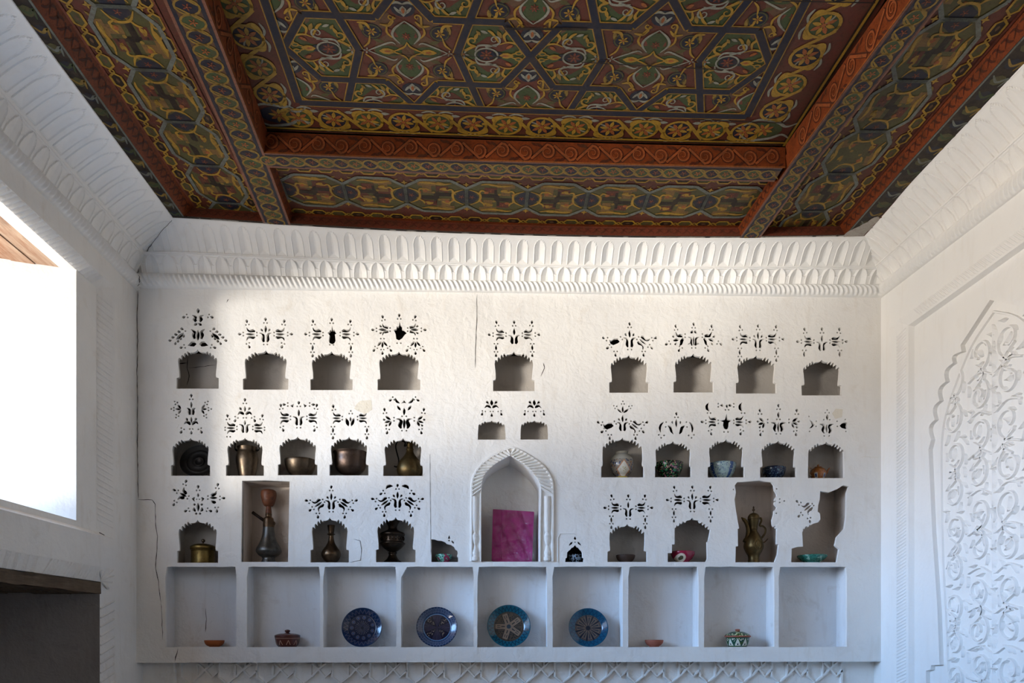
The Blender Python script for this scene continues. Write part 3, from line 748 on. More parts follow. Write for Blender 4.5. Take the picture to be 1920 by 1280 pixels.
# window reveal: bright jamb, plaster soffit, red-brown boards overhead
wn = MB()
wn.quad((xi, y2, zi0-.04), (-2.75, y2-.2, zi0-.04), (-2.75, y2-.2, zi1), (xi, y2, zi1), 'plaster_clean')
wn.quad((xi, y2, zi1), (xi, YE, zi1), (-2.235, YE, zi1), (-2.235, y2-.03, zi1), 'plaster_clean')
wn.quad((xi, y2, zi0), (xi, YE, zi0), (-2.75, YE, zi0-.02), (-2.75, y2-.2, zi0-.02), 'plaster_clean')
wn.quad((xi, YE, zi0-.04), (-2.75, YE, zi0-.04), (-2.75, YE, zi1), (xi, YE, zi1), 'plaster_clean')
win = struct(wn.build('window_1'))
wd = MB()
for i in range(5):
    xa = -2.235-.105*i
    wd.box(xa-.1, xa, YE, y2-.0, zi1-.004*(i % 2), zi1+.04, 'plank_red')
wd.build('lintel_board', win)
pk = MB()
for i in range(4):
    xa = -2.115-.17*i; pk.box(xa-.165, xa, YN+.002, yn-.02 if i == 0 else yn+.004, .232-.004*(i % 2), zn-.004, 'plank')
o = pk.build('wooden_lintel')
bm = bmesh.new(); bm.from_mesh(o.data); bmesh.ops.subdivide_edges(bm, edges=[e for e in bm.edges if e.calc_length() > .8], cuts=24)
for v in bm.verts: v.co.z += random.uniform(-.0035, .0035); v.co.x += random.uniform(-.003, .003)
bm.to_mesh(o.data); bm.free()
tag(o, 'rough dark wooden planks spanning the top of the left wall niche', 'lintel')

# ------------------------------------------------------------------ right wall: ribbed frame and carved arabesque arch
wr = MB()
yo, yi, zt = -.172, -.272, 1.865
XF = XR+.02
wr.quad((XR, 0, FLOOR), (XR, yo, FLOOR), (XR, yo, 2.9), (XR, 0, 2.9), 'plaster_clean')
wr.quad((XR, yo, 1.93), (XR, YB, 1.93), (XR, YB, 2.9), (XR, yo, 2.9), 'plaster_clean')
wr.quad((XR, yo, FLOOR), (XF, yi, FLOOR), (XF, yi, zt), (XR, yo, 1.93), 'plaster_clean')
wr.quad((XR, yo, 1.93), (XF, yi, zt), (XF, YB, zt), (XR, YB, 1.93), 'plaster_clean')
XF2 = XF+.03
wr.quad((XF, yi, FLOOR), (XF2, yi-.012, FLOOR), (XF2, yi-.012, zt-.012), (XF, yi, zt), 'plaster_clean')
wr.quad((XF, yi, zt), (XF2, yi-.012, zt-.012), (XF2, YB, zt-.012), (XF, YB, zt), 'plaster_clean')
ribs((XR, yo-.012, -.6), (XR, yo-.012, 1.86), (XF-.003, yi+.02, -.6), (XF-.003, yi+.02, 1.86), 120, 'plaster_clean', wr, .005, 1.4, (-1, 0, 0), .6)
ribs((XR, -.35, 1.92), (XR, -2.0, 1.92), (XF-.003, -.35, zt+.012), (XF-.003, -2.0, zt+.012), 70, 'plaster_clean', wr, .004, 1.4, (-1, 0, 0), .6)
YA = -.95
pm = lambda a, b, h: (XF2-.0-h, YA+a, b)          # a: towards the corner is positive
def PX(u, v): y, z = SD(u, v, XF2); return y-YA, z
# stepped outline of the arch: straight tip, scalloped shoulder, long jamb
edge = [(0.0, 1.725)]+[(.19, 1.60)]
pL = [(0.0, 1.715), (.235, 1.575), (.225, 1.535)]
sc = [(.30, 1.50), (.365, 1.42), (.42, 1.33), (.465, 1.235), (.50, 1.13)]
pr_ = (.225, 1.535)
for q in sc:
    for k in range(1, 6):
        t = k/6; x_ = pr_[0]+(q[0]-pr_[0])*t; z_ = pr_[1]+(q[1]-pr_[1])*t; b = .046*math.sin(PI*t); pL.append((x_+b*.85, z_+b*.5))
    pL.append(q); pr_ = q
pL += [(.52, 1.08), (.515, .6), (.44, .1), (.405, -.17), (.50, -.175), (.51, -.21), (.53, -.22), (.535, -.6)]
pL[-8:] = [(.525, 1.08), (.49, .6), (.44, .15), (.42, -.17), (.50, -.175), (.505, -.2), (.55, -.21), (.55, -.6)]
full = pL+[(-a_, b_) for a_, b_ in reversed(pL[1:])]
rect = [(yi-.012-YA, FLOOR), (yi-.012-YA, zt-.012), (YB-YA, zt-.012), (YB-YA, FLOOR)]
DP = .026
full = [(a_, max(b_, -1.2) if b_ > -.5 else -1.2) for a_, b_ in full]
pl3 = [Vector(p) for p in rect+full]
def in_poly(x, z, l):
    c = False
    for (ax, az), (bx, bz) in zip(l, l[1:]+l[:1]):
        if (az > z) != (bz > z) and x < (bx-ax)*(z-az)/(bz-az)+ax: c = not c
    return c
cv2, _, cf2, *_ = delaunay_2d_cdt(pl3, [], [[0, 1, 2, 3], list(range(4, 4+len(full)))], 1, 1e-6, False)
for f in cf2:
    pp = [cv2[k] for k in f]; c_in = in_poly(sum(p.x for p in pp)/len(pp), sum(p.y for p in pp)/len(pp), full)
    wr.add([pm(p.x, p.y, -DP if c_in else 0) for p in pp], [tuple(range(len(pp)))], 'plaster_clean')
nn = len(full); wr.add([pm(*p, 0) for p in full]+[pm(*p, -DP) for p in full], [(k, (k+1) % nn, nn+(k+1) % nn, nn+k) for k in range(nn)], 'plaster_clean')
m2 = lambda a, b, h: pm(a, b, h*1.25-DP)
inner = [(0.0, 1.655), (.16, 1.56), (.27, 1.44), (.385, 1.27), (.435, 1.10), (.435, .8), (.42, .4), (.395, .1), (.365, -.3), (.36, -.6)]
for sg in (1, -1): strip3(wr, [(sg*a_, b_) for a_, b_ in spline(inner, 5)], .014, .009, m2, 'plaster_clean')
def inside(a, z):
    a = abs(a)
    for (a0, z0), (a1, z1) in zip(inner, inner[1:]):
        if z1 <= z <= z0: return a < a0+(a1-a0)*((z0-z)/(z0-z1))-.008
    return False
def scroll(cx, cz, r, a0, turns, sg, w=.017, tail=None):
    pth = []
    n = int(26*turns)
    for i in range(n+1):
        t = i/n; rr = r*(1-.78*t); a = a0+sg*2*PI*turns*t; pth.append((cx+rr*math.cos(a), cz+rr*math.sin(a)))
    if tail: pth = spline(list(tail)+[pth[0]], 5)[:-1]+pth
    seg = []
    for p in pth+[None]:
        if p and inside(*p): seg.append(p)
        else:
            if len(seg) > 3: strip3(wr, seg, w, .012, m2, 'plaster_clean', bev=.5)
            seg = []
def leaf3(cx, cz, ang, l, w):
    n = 6; a = math.radians(ang); ca, sa = math.cos(a), math.sin(a)
    top = [(l*(k/n-.5), w/2*math.sin(PI*k/n)) for k in range(n+1)]
    o_ = [(cx+p*ca-q*sa, cz+p*sa+q*ca) for p, q in top]; u_ = [(cx+p*ca+q*sa, cz+p*sa-q*ca) for p, q in top]; mi_ = [(cx+p*ca, cz+p*sa) for p, q in top]
    if not (inside(*o_[0]) and inside(*o_[-1]) and inside(*o_[3])): return
    vs = [m2(*p, 0) for p in o_]+[m2(*p, .013) for p in mi_]+[m2(*p, 0) for p in u_]; k = n+1; fs = []
    for i in range(n): fs += [(i, i+1, k+i+1, k+i), (k+i, k+i+1, 2*k+i+1, 2*k+i)]
    wr.add(vs, fs, 'plaster_clean')
rz = 1.47; row = 0
while rz > -.45:
    for col in (-1, 1):
        for cx, r in ((.115, .088), (.325, .086)):
            off = .07 if cx > .2 else 0
            c_ = cx*col; z_ = rz-off
            r *= random.uniform(.86, 1.1); c_ += random.uniform(-.012, .012); z_ += random.uniform(-.015, .015)
            scroll(c_, z_, r, (PI/2 if row % 2 else -PI/2)+random.uniform(-.5, .5), random.uniform(.95, 1.3), col*(1 if row % 2 else -1), .016, [(c_+col*.03, z_+(.17 if row % 2 else -.17)), (c_-col*.04, z_+(.12 if row % 2 else -.12))])
            leaf3(c_, z_, 40*col+row*35, .075, .04)
            for k in range(5):
                A = k*72+row*30; leaf3(c_+col*.0+1.18*r*math.cos(math.radians(A)), z_+1.18*r*math.sin(math.radians(A)), A+60*col, .062, .026)
            for k in range(3):
                A = k*120+row*50+20; leaf3(c_+.62*r*math.cos(math.radians(A)), z_+.62*r*math.sin(math.radians(A)), A+90, .05, .022)
    leaf3(0, rz+.06, 90, .12, .05); leaf3(0, rz-.06, 90, .1, .05); leaf3(.0, rz, 0, .05, .03)
    strip3(wr, spline([(-.2, rz-.115), (-.1, rz-.09), (0, rz-.13), (.1, rz-.09), (.2, rz-.115)], 4), .013, .011, m2, 'plaster_clean', bev=.5)
    rz -= .205; row += 1
wall_right = struct(wr.build('wall_right'))

# rear wall and floor close the room
mb = MB(); mb.box(XL-.3, XR+.3, YB-.1, YB, FLOOR, 2.9, 'plaster'); struct(mb.build('wall_rear'))
mb = MB(); mb.box(XL-.8, XR+.3, YB-.1, .4, FLOOR-.1, FLOOR, 'floor'); struct(mb.build('floor'))
# ------------------------------------------------------------------ painted timber ceiling
class Paint(MB):
    """flat painted ornament: polygons laid a hair below one another on a surface given by mp(a, b, layer)"""
    def __init__(s, mp, clip=None): super().__init__(); s.mp = mp; s.T = [(0, 0, 0, 1, 1)]; s.clip = clip
    def push(s, x, y, rot=0, sx=1, sy=1): s.T.append((x, y, rot, sx, sy))
    def pop(s): s.T.pop()
    def tr(s, p):
        x, y = p
        for tx, ty, r, sx, sy in reversed(s.T):
            x, y = x*sx, y*sy
            if r: c, q = math.cos(r), math.sin(r); x, y = x*c-y*q, x*q+y*c
            x, y = x+tx, y+ty
        return x, y
    def out(s, pts):
        if not s.clip: return pts
        x0, x1, y0, y1 = s.clip
        if all(p[0] <= x0 for p in pts) or all(p[0] >= x1 for p in pts) or all(p[1] <= y0 for p in pts) or all(p[1] >= y1 for p in pts): return None
        return [(min(max(p[0], x0), x1), min(max(p[1], y0), y1)) for p in pts]
    def poly(s, pts, m, l):
        q = s.out([s.tr(p) for p in pts])
        if q: s.add([s.mp(a, b, l) for a, b in q], [tuple(range(len(q)))], 'p_'+m)
    def ribbon(s, path, w, m, l, tip=False, cl=False):
        path = list(path)+([path[0], path[1]] if cl else [])
        n = len(path); L = []; R = []
        for i, p in enumerate(path):
            a, b = path[max(i-1, 0)], path[min(i+1, n-1)]
            dx, dy = b[0]-a[0], b[1]-a[1]; d = math.hypot(dx, dy) or 1
            ww = w/2
            if 0 < i < n-1:
                e1 = Vector((p[0]-a[0], p[1]-a[1])); e2 = Vector((b[0]-p[0], b[1]-p[1]))
                if e1.length > 1e-6 and e2.length > 1e-6: ww /= max(.5, math.cos(e1.angle(e2, 0)/2))
            if tip: ww *= (.25+.75*math.sin(PI*min(1, (i+.6)/n))) if tip == 2 else (1-.8*i/(n-1))
            L.append((p[0]-dy/d*ww, p[1]+dx/d*ww)); R.append((p[0]+dy/d*ww, p[1]-dx/d*ww))
        for i in range(n-1): s.poly([L[i], L[i+1], R[i+1], R[i]], m, l)
    def line(s, a, b, w, m, l):
        n = max(1, int(math.dist(a, b)/.2)); s.ribbon([(a[0]+(b[0]-a[0])*k/n, a[1]+(b[1]-a[1])*k/n) for k in range(n+1)], w, m, l)
    def ell(s, x, y, rx, ry, m, l, n=14): s.poly([(x+rx*math.cos(2*PI*k/n), y+ry*math.sin(2*PI*k/n)) for k in range(n)], m, l)
    def ring(s, x, y, rx, ry, w, m, l, n=20): s.ribbon([(x+rx*math.cos(2*PI*k/n), y+ry*math.sin(2*PI*k/n)) for k in range(n)], w, m, l, cl=True)
    def leaf(s, x, y, a, ln, w, m, l):
        c, q = math.cos(a), math.sin(a); P = [(-.5, 0), (-.25, .42), (.05, .5), (.3, .3), (.5, 0), (.3, -.3), (.05, -.5), (-.25, -.42)]
        s.poly([(x+u*ln*c-v*w*q, y+u*ln*q+v*w*c) for u, v in P], m, l)
    def flower(s, x, y, r, m, l, n=8, m2=None, cen='orange'):
        for k in range(n):
            a = 2*PI*k/n+.2; s.leaf(x+.58*r*math.cos(a), y+.58*r*math.sin(a), a, r*.85, r*.36, m if (k % 2 or not m2) else m2, l)
        s.ell(x, y, r*.2, r*.2, cen, l+1, 8)
    def spiral(s, x, y, r, a0, turns, sg, w, m, l, ext=None):
        n = int(14*turns)+2; P = [(x+r*(1-.8*k/n)*math.cos(a0+sg*2*PI*turns*k/n), y+r*(1-.8*k/n)*math.sin(a0+sg*2*PI*turns*k/n)) for k in range(n+1)]
        if ext: P = spline([ext, P[0]], 3)[:-1]+P
        s.ribbon(P, w, m, l, tip=1)
    def curve(s, pts, w, m, l, tip=2): s.ribbon(spline(pts, 5), w, m, l, tip)
LY = .0007
ZM = 2.59
ceil = MB(); ceil.box(XL-.8, XR+.3, YB-.1, .4, 2.74, 2.9, 'plank'); ceiling = struct(ceil.build('ceiling'))
AX = .22                                     # axis of the room
# --- big middle field
YF0, YF1 = -.80, -3.92
XF0, XF1 = -1.13, 1.64
pf = Paint(lambda a, b, l: (a, b, ZM-LY*l))
nx = 24
for i in range(nx): pf.quad((XF0+(XF1-XF0)*i/nx, YF0, ZM), (XF0+(XF1-XF0)*(i+1)/nx, YF0, ZM), (XF0+(XF1-XF0)*(i+1)/nx, YF1, ZM), (XF0+(XF1-XF0)*i/nx, YF1, ZM), 'p_maroon', 8)
BX, BY0, BY1 = 1.096, -1.02, -3.74
clip0 = (AX-BX, AX+BX, BY1, BY0)
def dband(a, b):
    for w, m, l in ((.042, 'yellow', 5), (.034, 'brown', 6), (.028, 'navy', 7)): pf.line(a, b, w, m, l)
# green cells
pf.clip = clip0
NR = 4
def hexcell(cx, cy, sg, full=True):
    pf.push(cx, cy, 0, sg, 1)
    # local +x points at the crossing of the bands
    for q in (1, -1):
        pf.poly([(-.10, .03*q), (-.02, .10*q), (.05, .10*q), (.10, .05*q), (.04, .02*q)], 'maroon', 2)
    pf.ell(-.025, 0, .040, .030, 'navy', 3); pf.flower(-.025, 0, .030, 'red', 4, 7); pf.ring(-.025, 0, .050, .038, .008, 'white', 5)
    pf.flower(-.125, 0, .026, 'white', 4, 5); pf.leaf(.065, 0, 0, .066, .032, 'yellow', 5); pf.leaf(.06, 0, 0, .03, .012, 'orange', 6); pf.ell(.03, 0, .02, .02, 'navy', 4, 8)
    for m in (1, -1):
        pf.spiral(.01, .085*m, .028, -PI/2*m, 1.2, m, .012, 'white', 5, (-.03, .045*m)); pf.curve([(-.075, .02*m), (-.06, .05*m), (-.02, .055*m), (.02, .05*m)], .011, 'white', 5)
        pf.spiral(-.085, .075*m, .026, -1.2*m, 1.1, -m, .014, 'yellow', 5, (-.12, .02*m)); pf.leaf(-.07, .10*m, 1.2*m, .04, .016, 'yellow', 5); pf.leaf(-.06, .12*m, 2.2*m, .03, .014, 'gold', 5)
        pf.curve([(.08, .006*m), (.12, .025*m), (.118, .06*m), (.07, .075*m), (.03, .06*m)], .011, 'yellow', 5); pf.curve([(.06, .075*m), (.05, .11*m), (.08, .135*m), (.10, .115*m)], .014, 'yellow', 5)
        pf.ell(.118, .017*m, .018, .012, 'yellow', 5, 8); pf.ell(.118, .017*m, .010, .006, 'green', 6, 8); pf.curve([(.03, .07*m), (0, .12*m), (-.02, .135*m)], .012, 'yellow', 5); pf.leaf(.03, .115*m, 2*m, .045, .018, 'gold', 4); pf.leaf(.075, .05*m, .6*m, .035, .016, 'orange', 5)
        pf.leaf(-.035, .125*m, .4, .035, .014, 'white', 4)
    pf.pop()
def starcell(cx, cy):
    pf.push(cx, cy)
    pf.ell(0, 0, .15, .11, 'brown', 1, 12)
    for q in (1, -1):
        for m in (1, -1): pf.ell(.10*q, .17*m, .05, .05, 'brown', 1, 10); pf.leaf(.06*q, .10*m, .7*q*m, .07, .03, 'red', 2); pf.leaf(.12*q, .055*m, .3*q*m, .05, .02, 'olive', 2); pf.leaf(.185*q, .125*m, 1.4, .05, .018, 'gold', 3); pf.leaf(.11*q, .175*m, -.6*q*m, .045, .016, 'yellow', 3)
    for m in (1, -1):
        pf.ell(0, .09*m, .055, .06, 'green', 2); pf.ell(.085*m, 0, .06, .03, 'green', 2)
        pf.curve([(0, .165*m), (.045, .125*m), (.058, .085*m), (.03, .045*m)], .011, 'white', 4); pf.curve([(0, .165*m), (-.045, .125*m), (-.058, .085*m), (-.03, .045*m)], .011, 'white', 4)
        pf.curve([(0, .055*m), (.012, .03*m), (.04, .012*m), (.07, 0)], .009, 'yellow', 5); pf.curve([(0, .055*m), (-.012, .03*m), (-.04, .012*m), (-.07, 0)], .009, 'yellow', 5)
        pf.flower(0, .085*m, .021, 'red', 4, 7); pf.leaf(.09*m, 0, 0, .075, .034, 'yellow', 4); pf.leaf(.09*m, 0, 0, .03, .012, 'orange', 5)
        pf.curve([(.175*m, 0), (.12*m, .028), (.07*m, .05), (.05*m, .04)], .009, 'white', 4); pf.curve([(.175*m, 0), (.12*m, -.028), (.07*m, -.05), (.05*m, -.04)], .009, 'white', 4)
        pf.flower(.18*m, 0, .018, 'white', 4, 4)
        pf.ell(0, .225*m, .05, .04, 'navy', 2); pf.leaf(0, .215*m, PI/2, .055, .032, 'white', 4); pf.leaf(0, .218*m, PI/2, .032, .014, 'orange', 5)
        for q in (1, -1):
            pf.curve([(0, .20*m), (.02*q, .215*m), (.035*q, .235*m)], .013, 'white', 4); pf.curve([(0, .25*m), (.025*q, .258*m), (.05*q, .247*m)], .012, 'white', 4)
            pf.ell(.145*m, .105*q, .045, .042, 'navy', 2); pf.ring(.145*m, .105*q, .038, .034, .006, 'olive', 3); pf.flower(.145*m, .105*q, .024, 'yellow', 4, 6)
            pf.curve([(.19*m, .02*q), (.165*m, .045*q), (.155*m, .085*q)], .009, 'yellow', 4); pf.curve([(.15*m, .115*q), (.165*m, .145*q), (.2*m, .15*q)], .014, 'yellow', 4)
            pf.curve([(.045*m, .165*q), (.07*m, .14*q), (.105*m, .145*q)], .013, 'yellow', 4); pf.curve([(.075*m, .14*q), (.08*m, .105*q), (.06*m, .075*q)], .010, 'yellow', 4); pf.spiral(.055*m, .185*q, .016, 0, 1, m*q, .010, 'yellow', 4, (.07*m, .14*q))
    pf.pop()
for r in range(NR+1):
    for half in (0, 1):
        cy = -1.36-.68*r if half == 0 else -1.02-.68*r
        for col in (-1, 0, 1):
            for sg in (1, -1):
                X0 = AX+col*1.08+(0 if half == 0 else .54)
                # green hexagon lying between a zigzag and a crossing / star tip
                P = [(0, 0), (.12, .18), (.268, .18), (.325, 0), (.268, -.18), (.12, -.18)]
                pf.poly([(X0+sg*a, cy+b) for a, b in P], 'green', 1)
                if X0+sg*.16 > AX-BX and X0+sg*.16 < AX+BX and r < 3: hexcell(X0+sg*.17, cy, -sg)
            Xs = AX+col*1.08+(.54 if half == 0 else 0)
            if AX-BX-.2 < Xs < AX+BX+.2 and r < 3: starcell(Xs, cy)
for r in range(NR+1):
    cy = -1.36-.68*r
    for col in (-1, 0, 1):
        X0 = AX+col*1.08
        for sx in (1, -1):
            for sy in (1, -1):
                Q = lambda a, b: (X0+sx*a, cy+sy*b)
                dband(Q(0, 0), Q(.12, .18)); dband(Q(.12, .18), Q(.42, .18)); dband(Q(.42, .18), Q(.54, .34)); dband(Q(.325, 0), Q(.215, .34))
pf.clip = None
for a, b in (((AX-BX, BY0), (AX+BX, BY0)), ((AX-BX, BY1), (AX+BX, BY1)), ((AX-BX, BY0), (AX-BX, BY1)), ((AX+BX, BY0), (AX+BX, BY1))): 
    for w, m, l in ((.046, 'yellow', 8), (.038, 'brown', 9), (.031, 'navy', 10)): pf.line(a, b, w, m, l)
# roundel border
def roundel(x, y, r, c, ph, k):
    pf.ell(x, y, r, r*.92, c, 2, 18); pf.ring(x, y, r, r*.92, .014, 'yellow', 4, 22)
    pf.push(x, y, ph)
    for k2 in (1, -1):
        pf.curve([(-.9*r*k2, .2*r), (-.95*r*k2, .7*r), (-.35*r*k2, 1.0*r)], .024, 'yellow', 4); pf.curve([(-1.15*r*k2, 1.05*r), (-.6*r*k2, 1.22*r), (-.1*r*k2, 1.05*r)], .012, 'white', 3)
    pf.flower(0, 0, r*.80, 'orange', 4, 8, 'yellow'); pf.curve([(-r*.95, -r*.5), (-r*.4, -r*.3), (0, 0)], .008, 'white', 3); pf.ell(.8*r, -.1*r, .010, .010, 'yellow', 4, 6); pf.pop()
yb = -.905
nb = 14; step = .1735
for k in range(nb):
    xx = AX-step*(nb-1)/2+k*step; roundel(xx, yb, .068, 'green' if k % 2 == 0 else 'navy', 0 if k % 2 else PI, k)
    if k < nb-1: pf.curve([(xx+.03, yb-.07), (xx+.087, yb), (xx+.14, yb+.07)], .018, 'yellow', 3); pf.leaf(xx+.087, yb-.055, 0, .05, .02, 'white', 3)
for side in (-1, 1):
    xs = AX+side*1.225
    for k in range(15):
        yy = -1.06-.172*k; roundel(xs, yy, .068, 'navy' if k % 2 == 0 else 'green', PI/2 if k % 2 else -PI/2, k); pf.curve([(xs-.07, yy-.03), (xs, yy-.086), (xs+.07, yy-.14)], .018, 'yellow', 3)
    pf.ell(xs-side*.005, -.92, .095, .06, 'navy' if side < 0 else 'green', 2); pf.flower(xs-side*.005, -.92, .05, 'orange', 4, 8, 'yellow')
    for q in (1, -1): pf.curve([(xs-.12, -.92+q*.03), (xs-.06, -.92+q*.075), (xs+.04, -.92+q*.062), (xs+.1, -.92+q*.03), (xs+.15, -.92+q*.06)], .018, 'white', 4)
for w, m, l in ((.03, 'dark', 3), (.012, 'yellow', 4)):
    pf.line((XF0, -.826), (XF1, -.826), w, m, l); pf.line((-1.102, YF0), (-1.062, YF1), w, m, l); pf.line((1.592, YF0), (1.645, YF1), w, m, l)
# open joints between the boards
for a, b, w in (((.10, -1.515), (.45, -1.525), .012), ((.45, -1.345), (1.1, -1.325), .006), ((1.05, -.995), (1.55, -.985), .007), ((-1.1, -1.70), (.2, -1.68), .008), ((.3, -1.69), (1.6, -1.70), .006), ((-.4, -1.35), (.1, -1.36), .003)): pf.line(a, b, w, 'dark', 13)
pf.build('painted_panel', ceiling, fix=sag)
# --- outer fields with long hexagons
ZO = 2.535
def outer(name, mp, s0, s1, t0, t1, joints, tc, cls, base='maroon'):
    """s runs along the field, t across it"""
    p = Paint(mp); n = 16
    for i in range(n): a, b = s0+(s1-s0)*i/n, s0+(s1-s0)*(i+1)/n; p.poly([(a, t0), (b, t0), (b, t1), (a, t1)], base, 0)
    hw, jw = .137, .076
    for j0, j1 in zip(joints, joints[1:]):
        m = (j0+j1)/2; h = (j1-j0)/2; e = .086
        P = [(j0, tc-jw), (j0+e, tc-hw), (j1-e, tc-hw), (j1, tc-jw), (j1, tc+jw), (j1-e, tc+hw), (j0+e, tc+hw), (j0, tc+jw)]
        if j1 < s0 or j0 > s1: continue
        p.clip = (s0, s1, min(t0, t1), max(t0, t1))
        p.poly(P, 'olive', 1)
        fl = 1 if int(round(j0/.34)) % 2 else -1
        for k in (1, -1):
            Q = lambda pts: [(m+k*x_, tc+fl*k*y_) for x_, y_ in pts]
            p.poly(Q([(.0, .125), (.10, .125), (.10, .085), (.075, .085), (.075, .02), (.025, .02), (.025, .085), (.0, .085)]), 'tan', 2)
            p.poly(Q([(-.015, -.03), (.085, -.03), (.085, .0), (.0, .0), (.0, .07), (-.015, .07)]), 'dark', 2); p.poly(Q([(.0, -.085), (.07, -.085), (.07, -.04), (.0, -.04)]), 'maroon', 2)
            p.flower(*Q([(.035, -.06)])[0], .020, 'red', 3, 5); p.leaf(*Q([(.05, .055)])[0], .4, .05, .016, 'yellow', 3); p.leaf(*Q([(.05, .105)])[0], 0, .07, .014, 'gold', 3); p.leaf(*Q([(.03, -.11)])[0], .2, .06, .016, 'yellow', 3); p.leaf(*Q([(.10, -.03)])[0], .8, .04, .016, 'gold', 3)
            p.ell(*Q([(.095, .03)])[0], .012, .01, 'orange', 3, 7); p.ell(*Q([(.015, .03)])[0], .010, .01, 'gold', 3, 7)
        for k in (1, -1):
            p.curve([(m-.09*k, tc+.112*k), (m-.03*k, tc+.10*k), (m+.05*k, tc+.115*k), (m+.09*k, tc+.108*k)], .014, 'yellow', 4)
            jx = m+k*h
            p.poly([(jx, tc-.05), (jx-k*.035, tc-.055), (jx-k*.07, tc), (jx-k*.035, tc+.055), (jx, tc+.05)], 'navy', 2); p.flower(jx-k*.03, tc, .018, 'red', 3, 5)
            p.curve([(jx-k*.02, tc-.062), (jx-k*.075, tc-.03), (jx-k*.07, tc+.03), (jx-k*.02, tc+.066)], .013, 'yellow', 4)
            p.curve([(jx-k*.07, tc-.03), (jx-k*.085, tc-.06), (jx-k*.11, tc-.05)], .012, 'yellow', 4); p.curve([(jx-k*.07, tc+.03), (jx-k*.095, tc+.05), (jx-k*.10, tc+.07)], .012, 'yellow', 4)
            p.leaf(m+k*.045, tc-.06*k, .3, .05, .02, 'yellow', 4); p.leaf(m-k*.04, tc+.065*k, -.4, .045, .02, 'yellow', 4); p.ell(m+k*.06, tc+.045*k, .014, .012, 'orange', 4, 8)
            p.leaf(jx, tc+k*(jw+.03), 0, .04, .012, 'yellow', 4); p.leaf(jx, tc+k*(jw+.03), PI/2, .04, .012, 'yellow', 4); p.leaf(jx+.05, tc+k*(jw+.048), .5, .045, .012, 'gold', 3); p.leaf(jx-.05, tc+k*(jw+.048), -.5, .045, .012, 'gold', 3)
        for a, b in zip(P, P[1:]+P[:1]): p.line(a, b, .019, 'grey', 6)
        p.clip = None
    for tcn, col in cls:
        k = 0; q = s0+.02
        while q < s1-.02:
            m = q+.05; P = [(m-.045, tcn), (m-.025, tcn-.024), (m+.025, tcn-.024), (m+.045, tcn), (m+.025, tcn+.024), (m-.025, tcn+.024)]
            p.poly(P, 'dark' if k % 2 else 'olive', 3); p.ribbon(P, .010, 'yellow', 5, cl=True); p.leaf(m, tcn, 0, .03, .014, 'brown', 4); p.ring(m+.058, tcn, .010, .010, .007, 'yellow', 5, 6)
            q += .115; k += 1
    return p
mb_ = outer('b', lambda a, b, l: (a, b, ZO-LY*l), -1.14, 1.62, -.70, -.165, [-.08+.343*k for k in range(-4, 7)], -.41, [(-.205, 0), (-.60, 0)])
mb_.line((-1.14, -.182), (1.62, -.182), .02, 'rust', 6)
mb_.build('painted_panel', ceiling, fix=sag)
YP = -3.9
JY = [-.244-.339*k for k in range(0, 11)]
lp_ = outer('l', lambda a, b, l: (b, a, ZO-LY*l), YP, -.165, -1.70, -1.22, sorted(JY+[.095]), -1.474, [(-1.655, 0), (-1.335, 0)])
for xx in (-1.305, -1.69): lp_.line((YP, xx), (-.17, xx), .012, 'red', 5)
lp_.build('painted_panel', ceiling, fix=sag)
rp_ = outer('r', lambda a, b, l: (b, a, ZO-LY*l), YP, -.165, 1.68, 2.21, sorted([-.327-.34*k for k in range(-1, 11)]), 1.962, [(2.15, 0), (1.785, 0)])
for xx in (1.75, 2.19): rp_.line((YP, xx), (-.17, xx), .012, 'red', 5)
rp_.line((-.5, 1.79), (-1.75, 1.81), .005, 'dark', 8)
rp_.build('painted_panel', ceiling, fix=sag)
# --- beams: rust-red scrolled sides, ringed underside
def under(p, s0, s1, t0, t1):
    """ringed vine on the underside of a beam"""
    w = t1-t0; n = max(2, int((s1-s0)/.3))
    for i in range(n): a, b = s0+(s1-s0)*i/n, s0+(s1-s0)*(i+1)/n; p.poly([(a, t0), (b, t0), (b, t1), (a, t1)], 'brown', 0)
    for t, c, ww in ((t0+w*.04, 'pink', .014), (t1-w*.04, 'pink', .014), (t0+w*.13, 'navy', .018), (t1-w*.13, 'navy', .018)): p.line((s0, t), (s1, t), ww, c, 1)
    q = s0+.03; k = 0; c = (t0+t1)/2
    while q < s1-.02:
        p.ell(q, c, .034, w*.28, 'navy' if k % 2 else 'green', 2, 12); p.ring(q, c, .038, w*.31, .009, 'gold', 3, 14); p.flower(q, c, .02, 'red' if k % 2 else 'orange', 4, 5); p.curve([(q, c-w*.3), (q+.035, c), (q+.07, c+w*.3)], .009, 'gold', 3); q += .075; k += 1
def side(p, s0, s1, z0, z1, sc=.09, dark='rustdark'):
    n = max(2, int((s1-s0)/.3)); h = z1-z0; c = (z0+z1)/2
    for i in range(n): a, b = s0+(s1-s0)*i/n, s0+(s1-s0)*(i+1)/n; p.poly([(a, z0), (b, z0), (b, z1), (a, z1)], 'rust', 0)
    q = s0+.06; k = 0
    while q < s1-.05:
        sg = 1 if k % 2 else -1
        p.spiral(q, c-sg*h*.02, h*.36, -PI/2*sg, 1.7, sg, h*.20, dark, 2, (q-sc*.75, c+sg*h*.34)); p.spiral(q, c-sg*h*.02, h*.34, -PI/2*sg, 1.65, sg, h*.11, 'scroll', 3, (q-sc*.72, c+sg*h*.33))
        p.leaf(q-sc*.35, c-sg*h*.32, .5*sg, h*.42, h*.14, dark, 2); p.leaf(q+sc*.42, c+sg*h*.36, -.5*sg, h*.34, h*.12, dark, 2); q += sc; k += 1
    p.line((s0, z0+.004), (s1, z0+.004), .006, 'orange', 3)
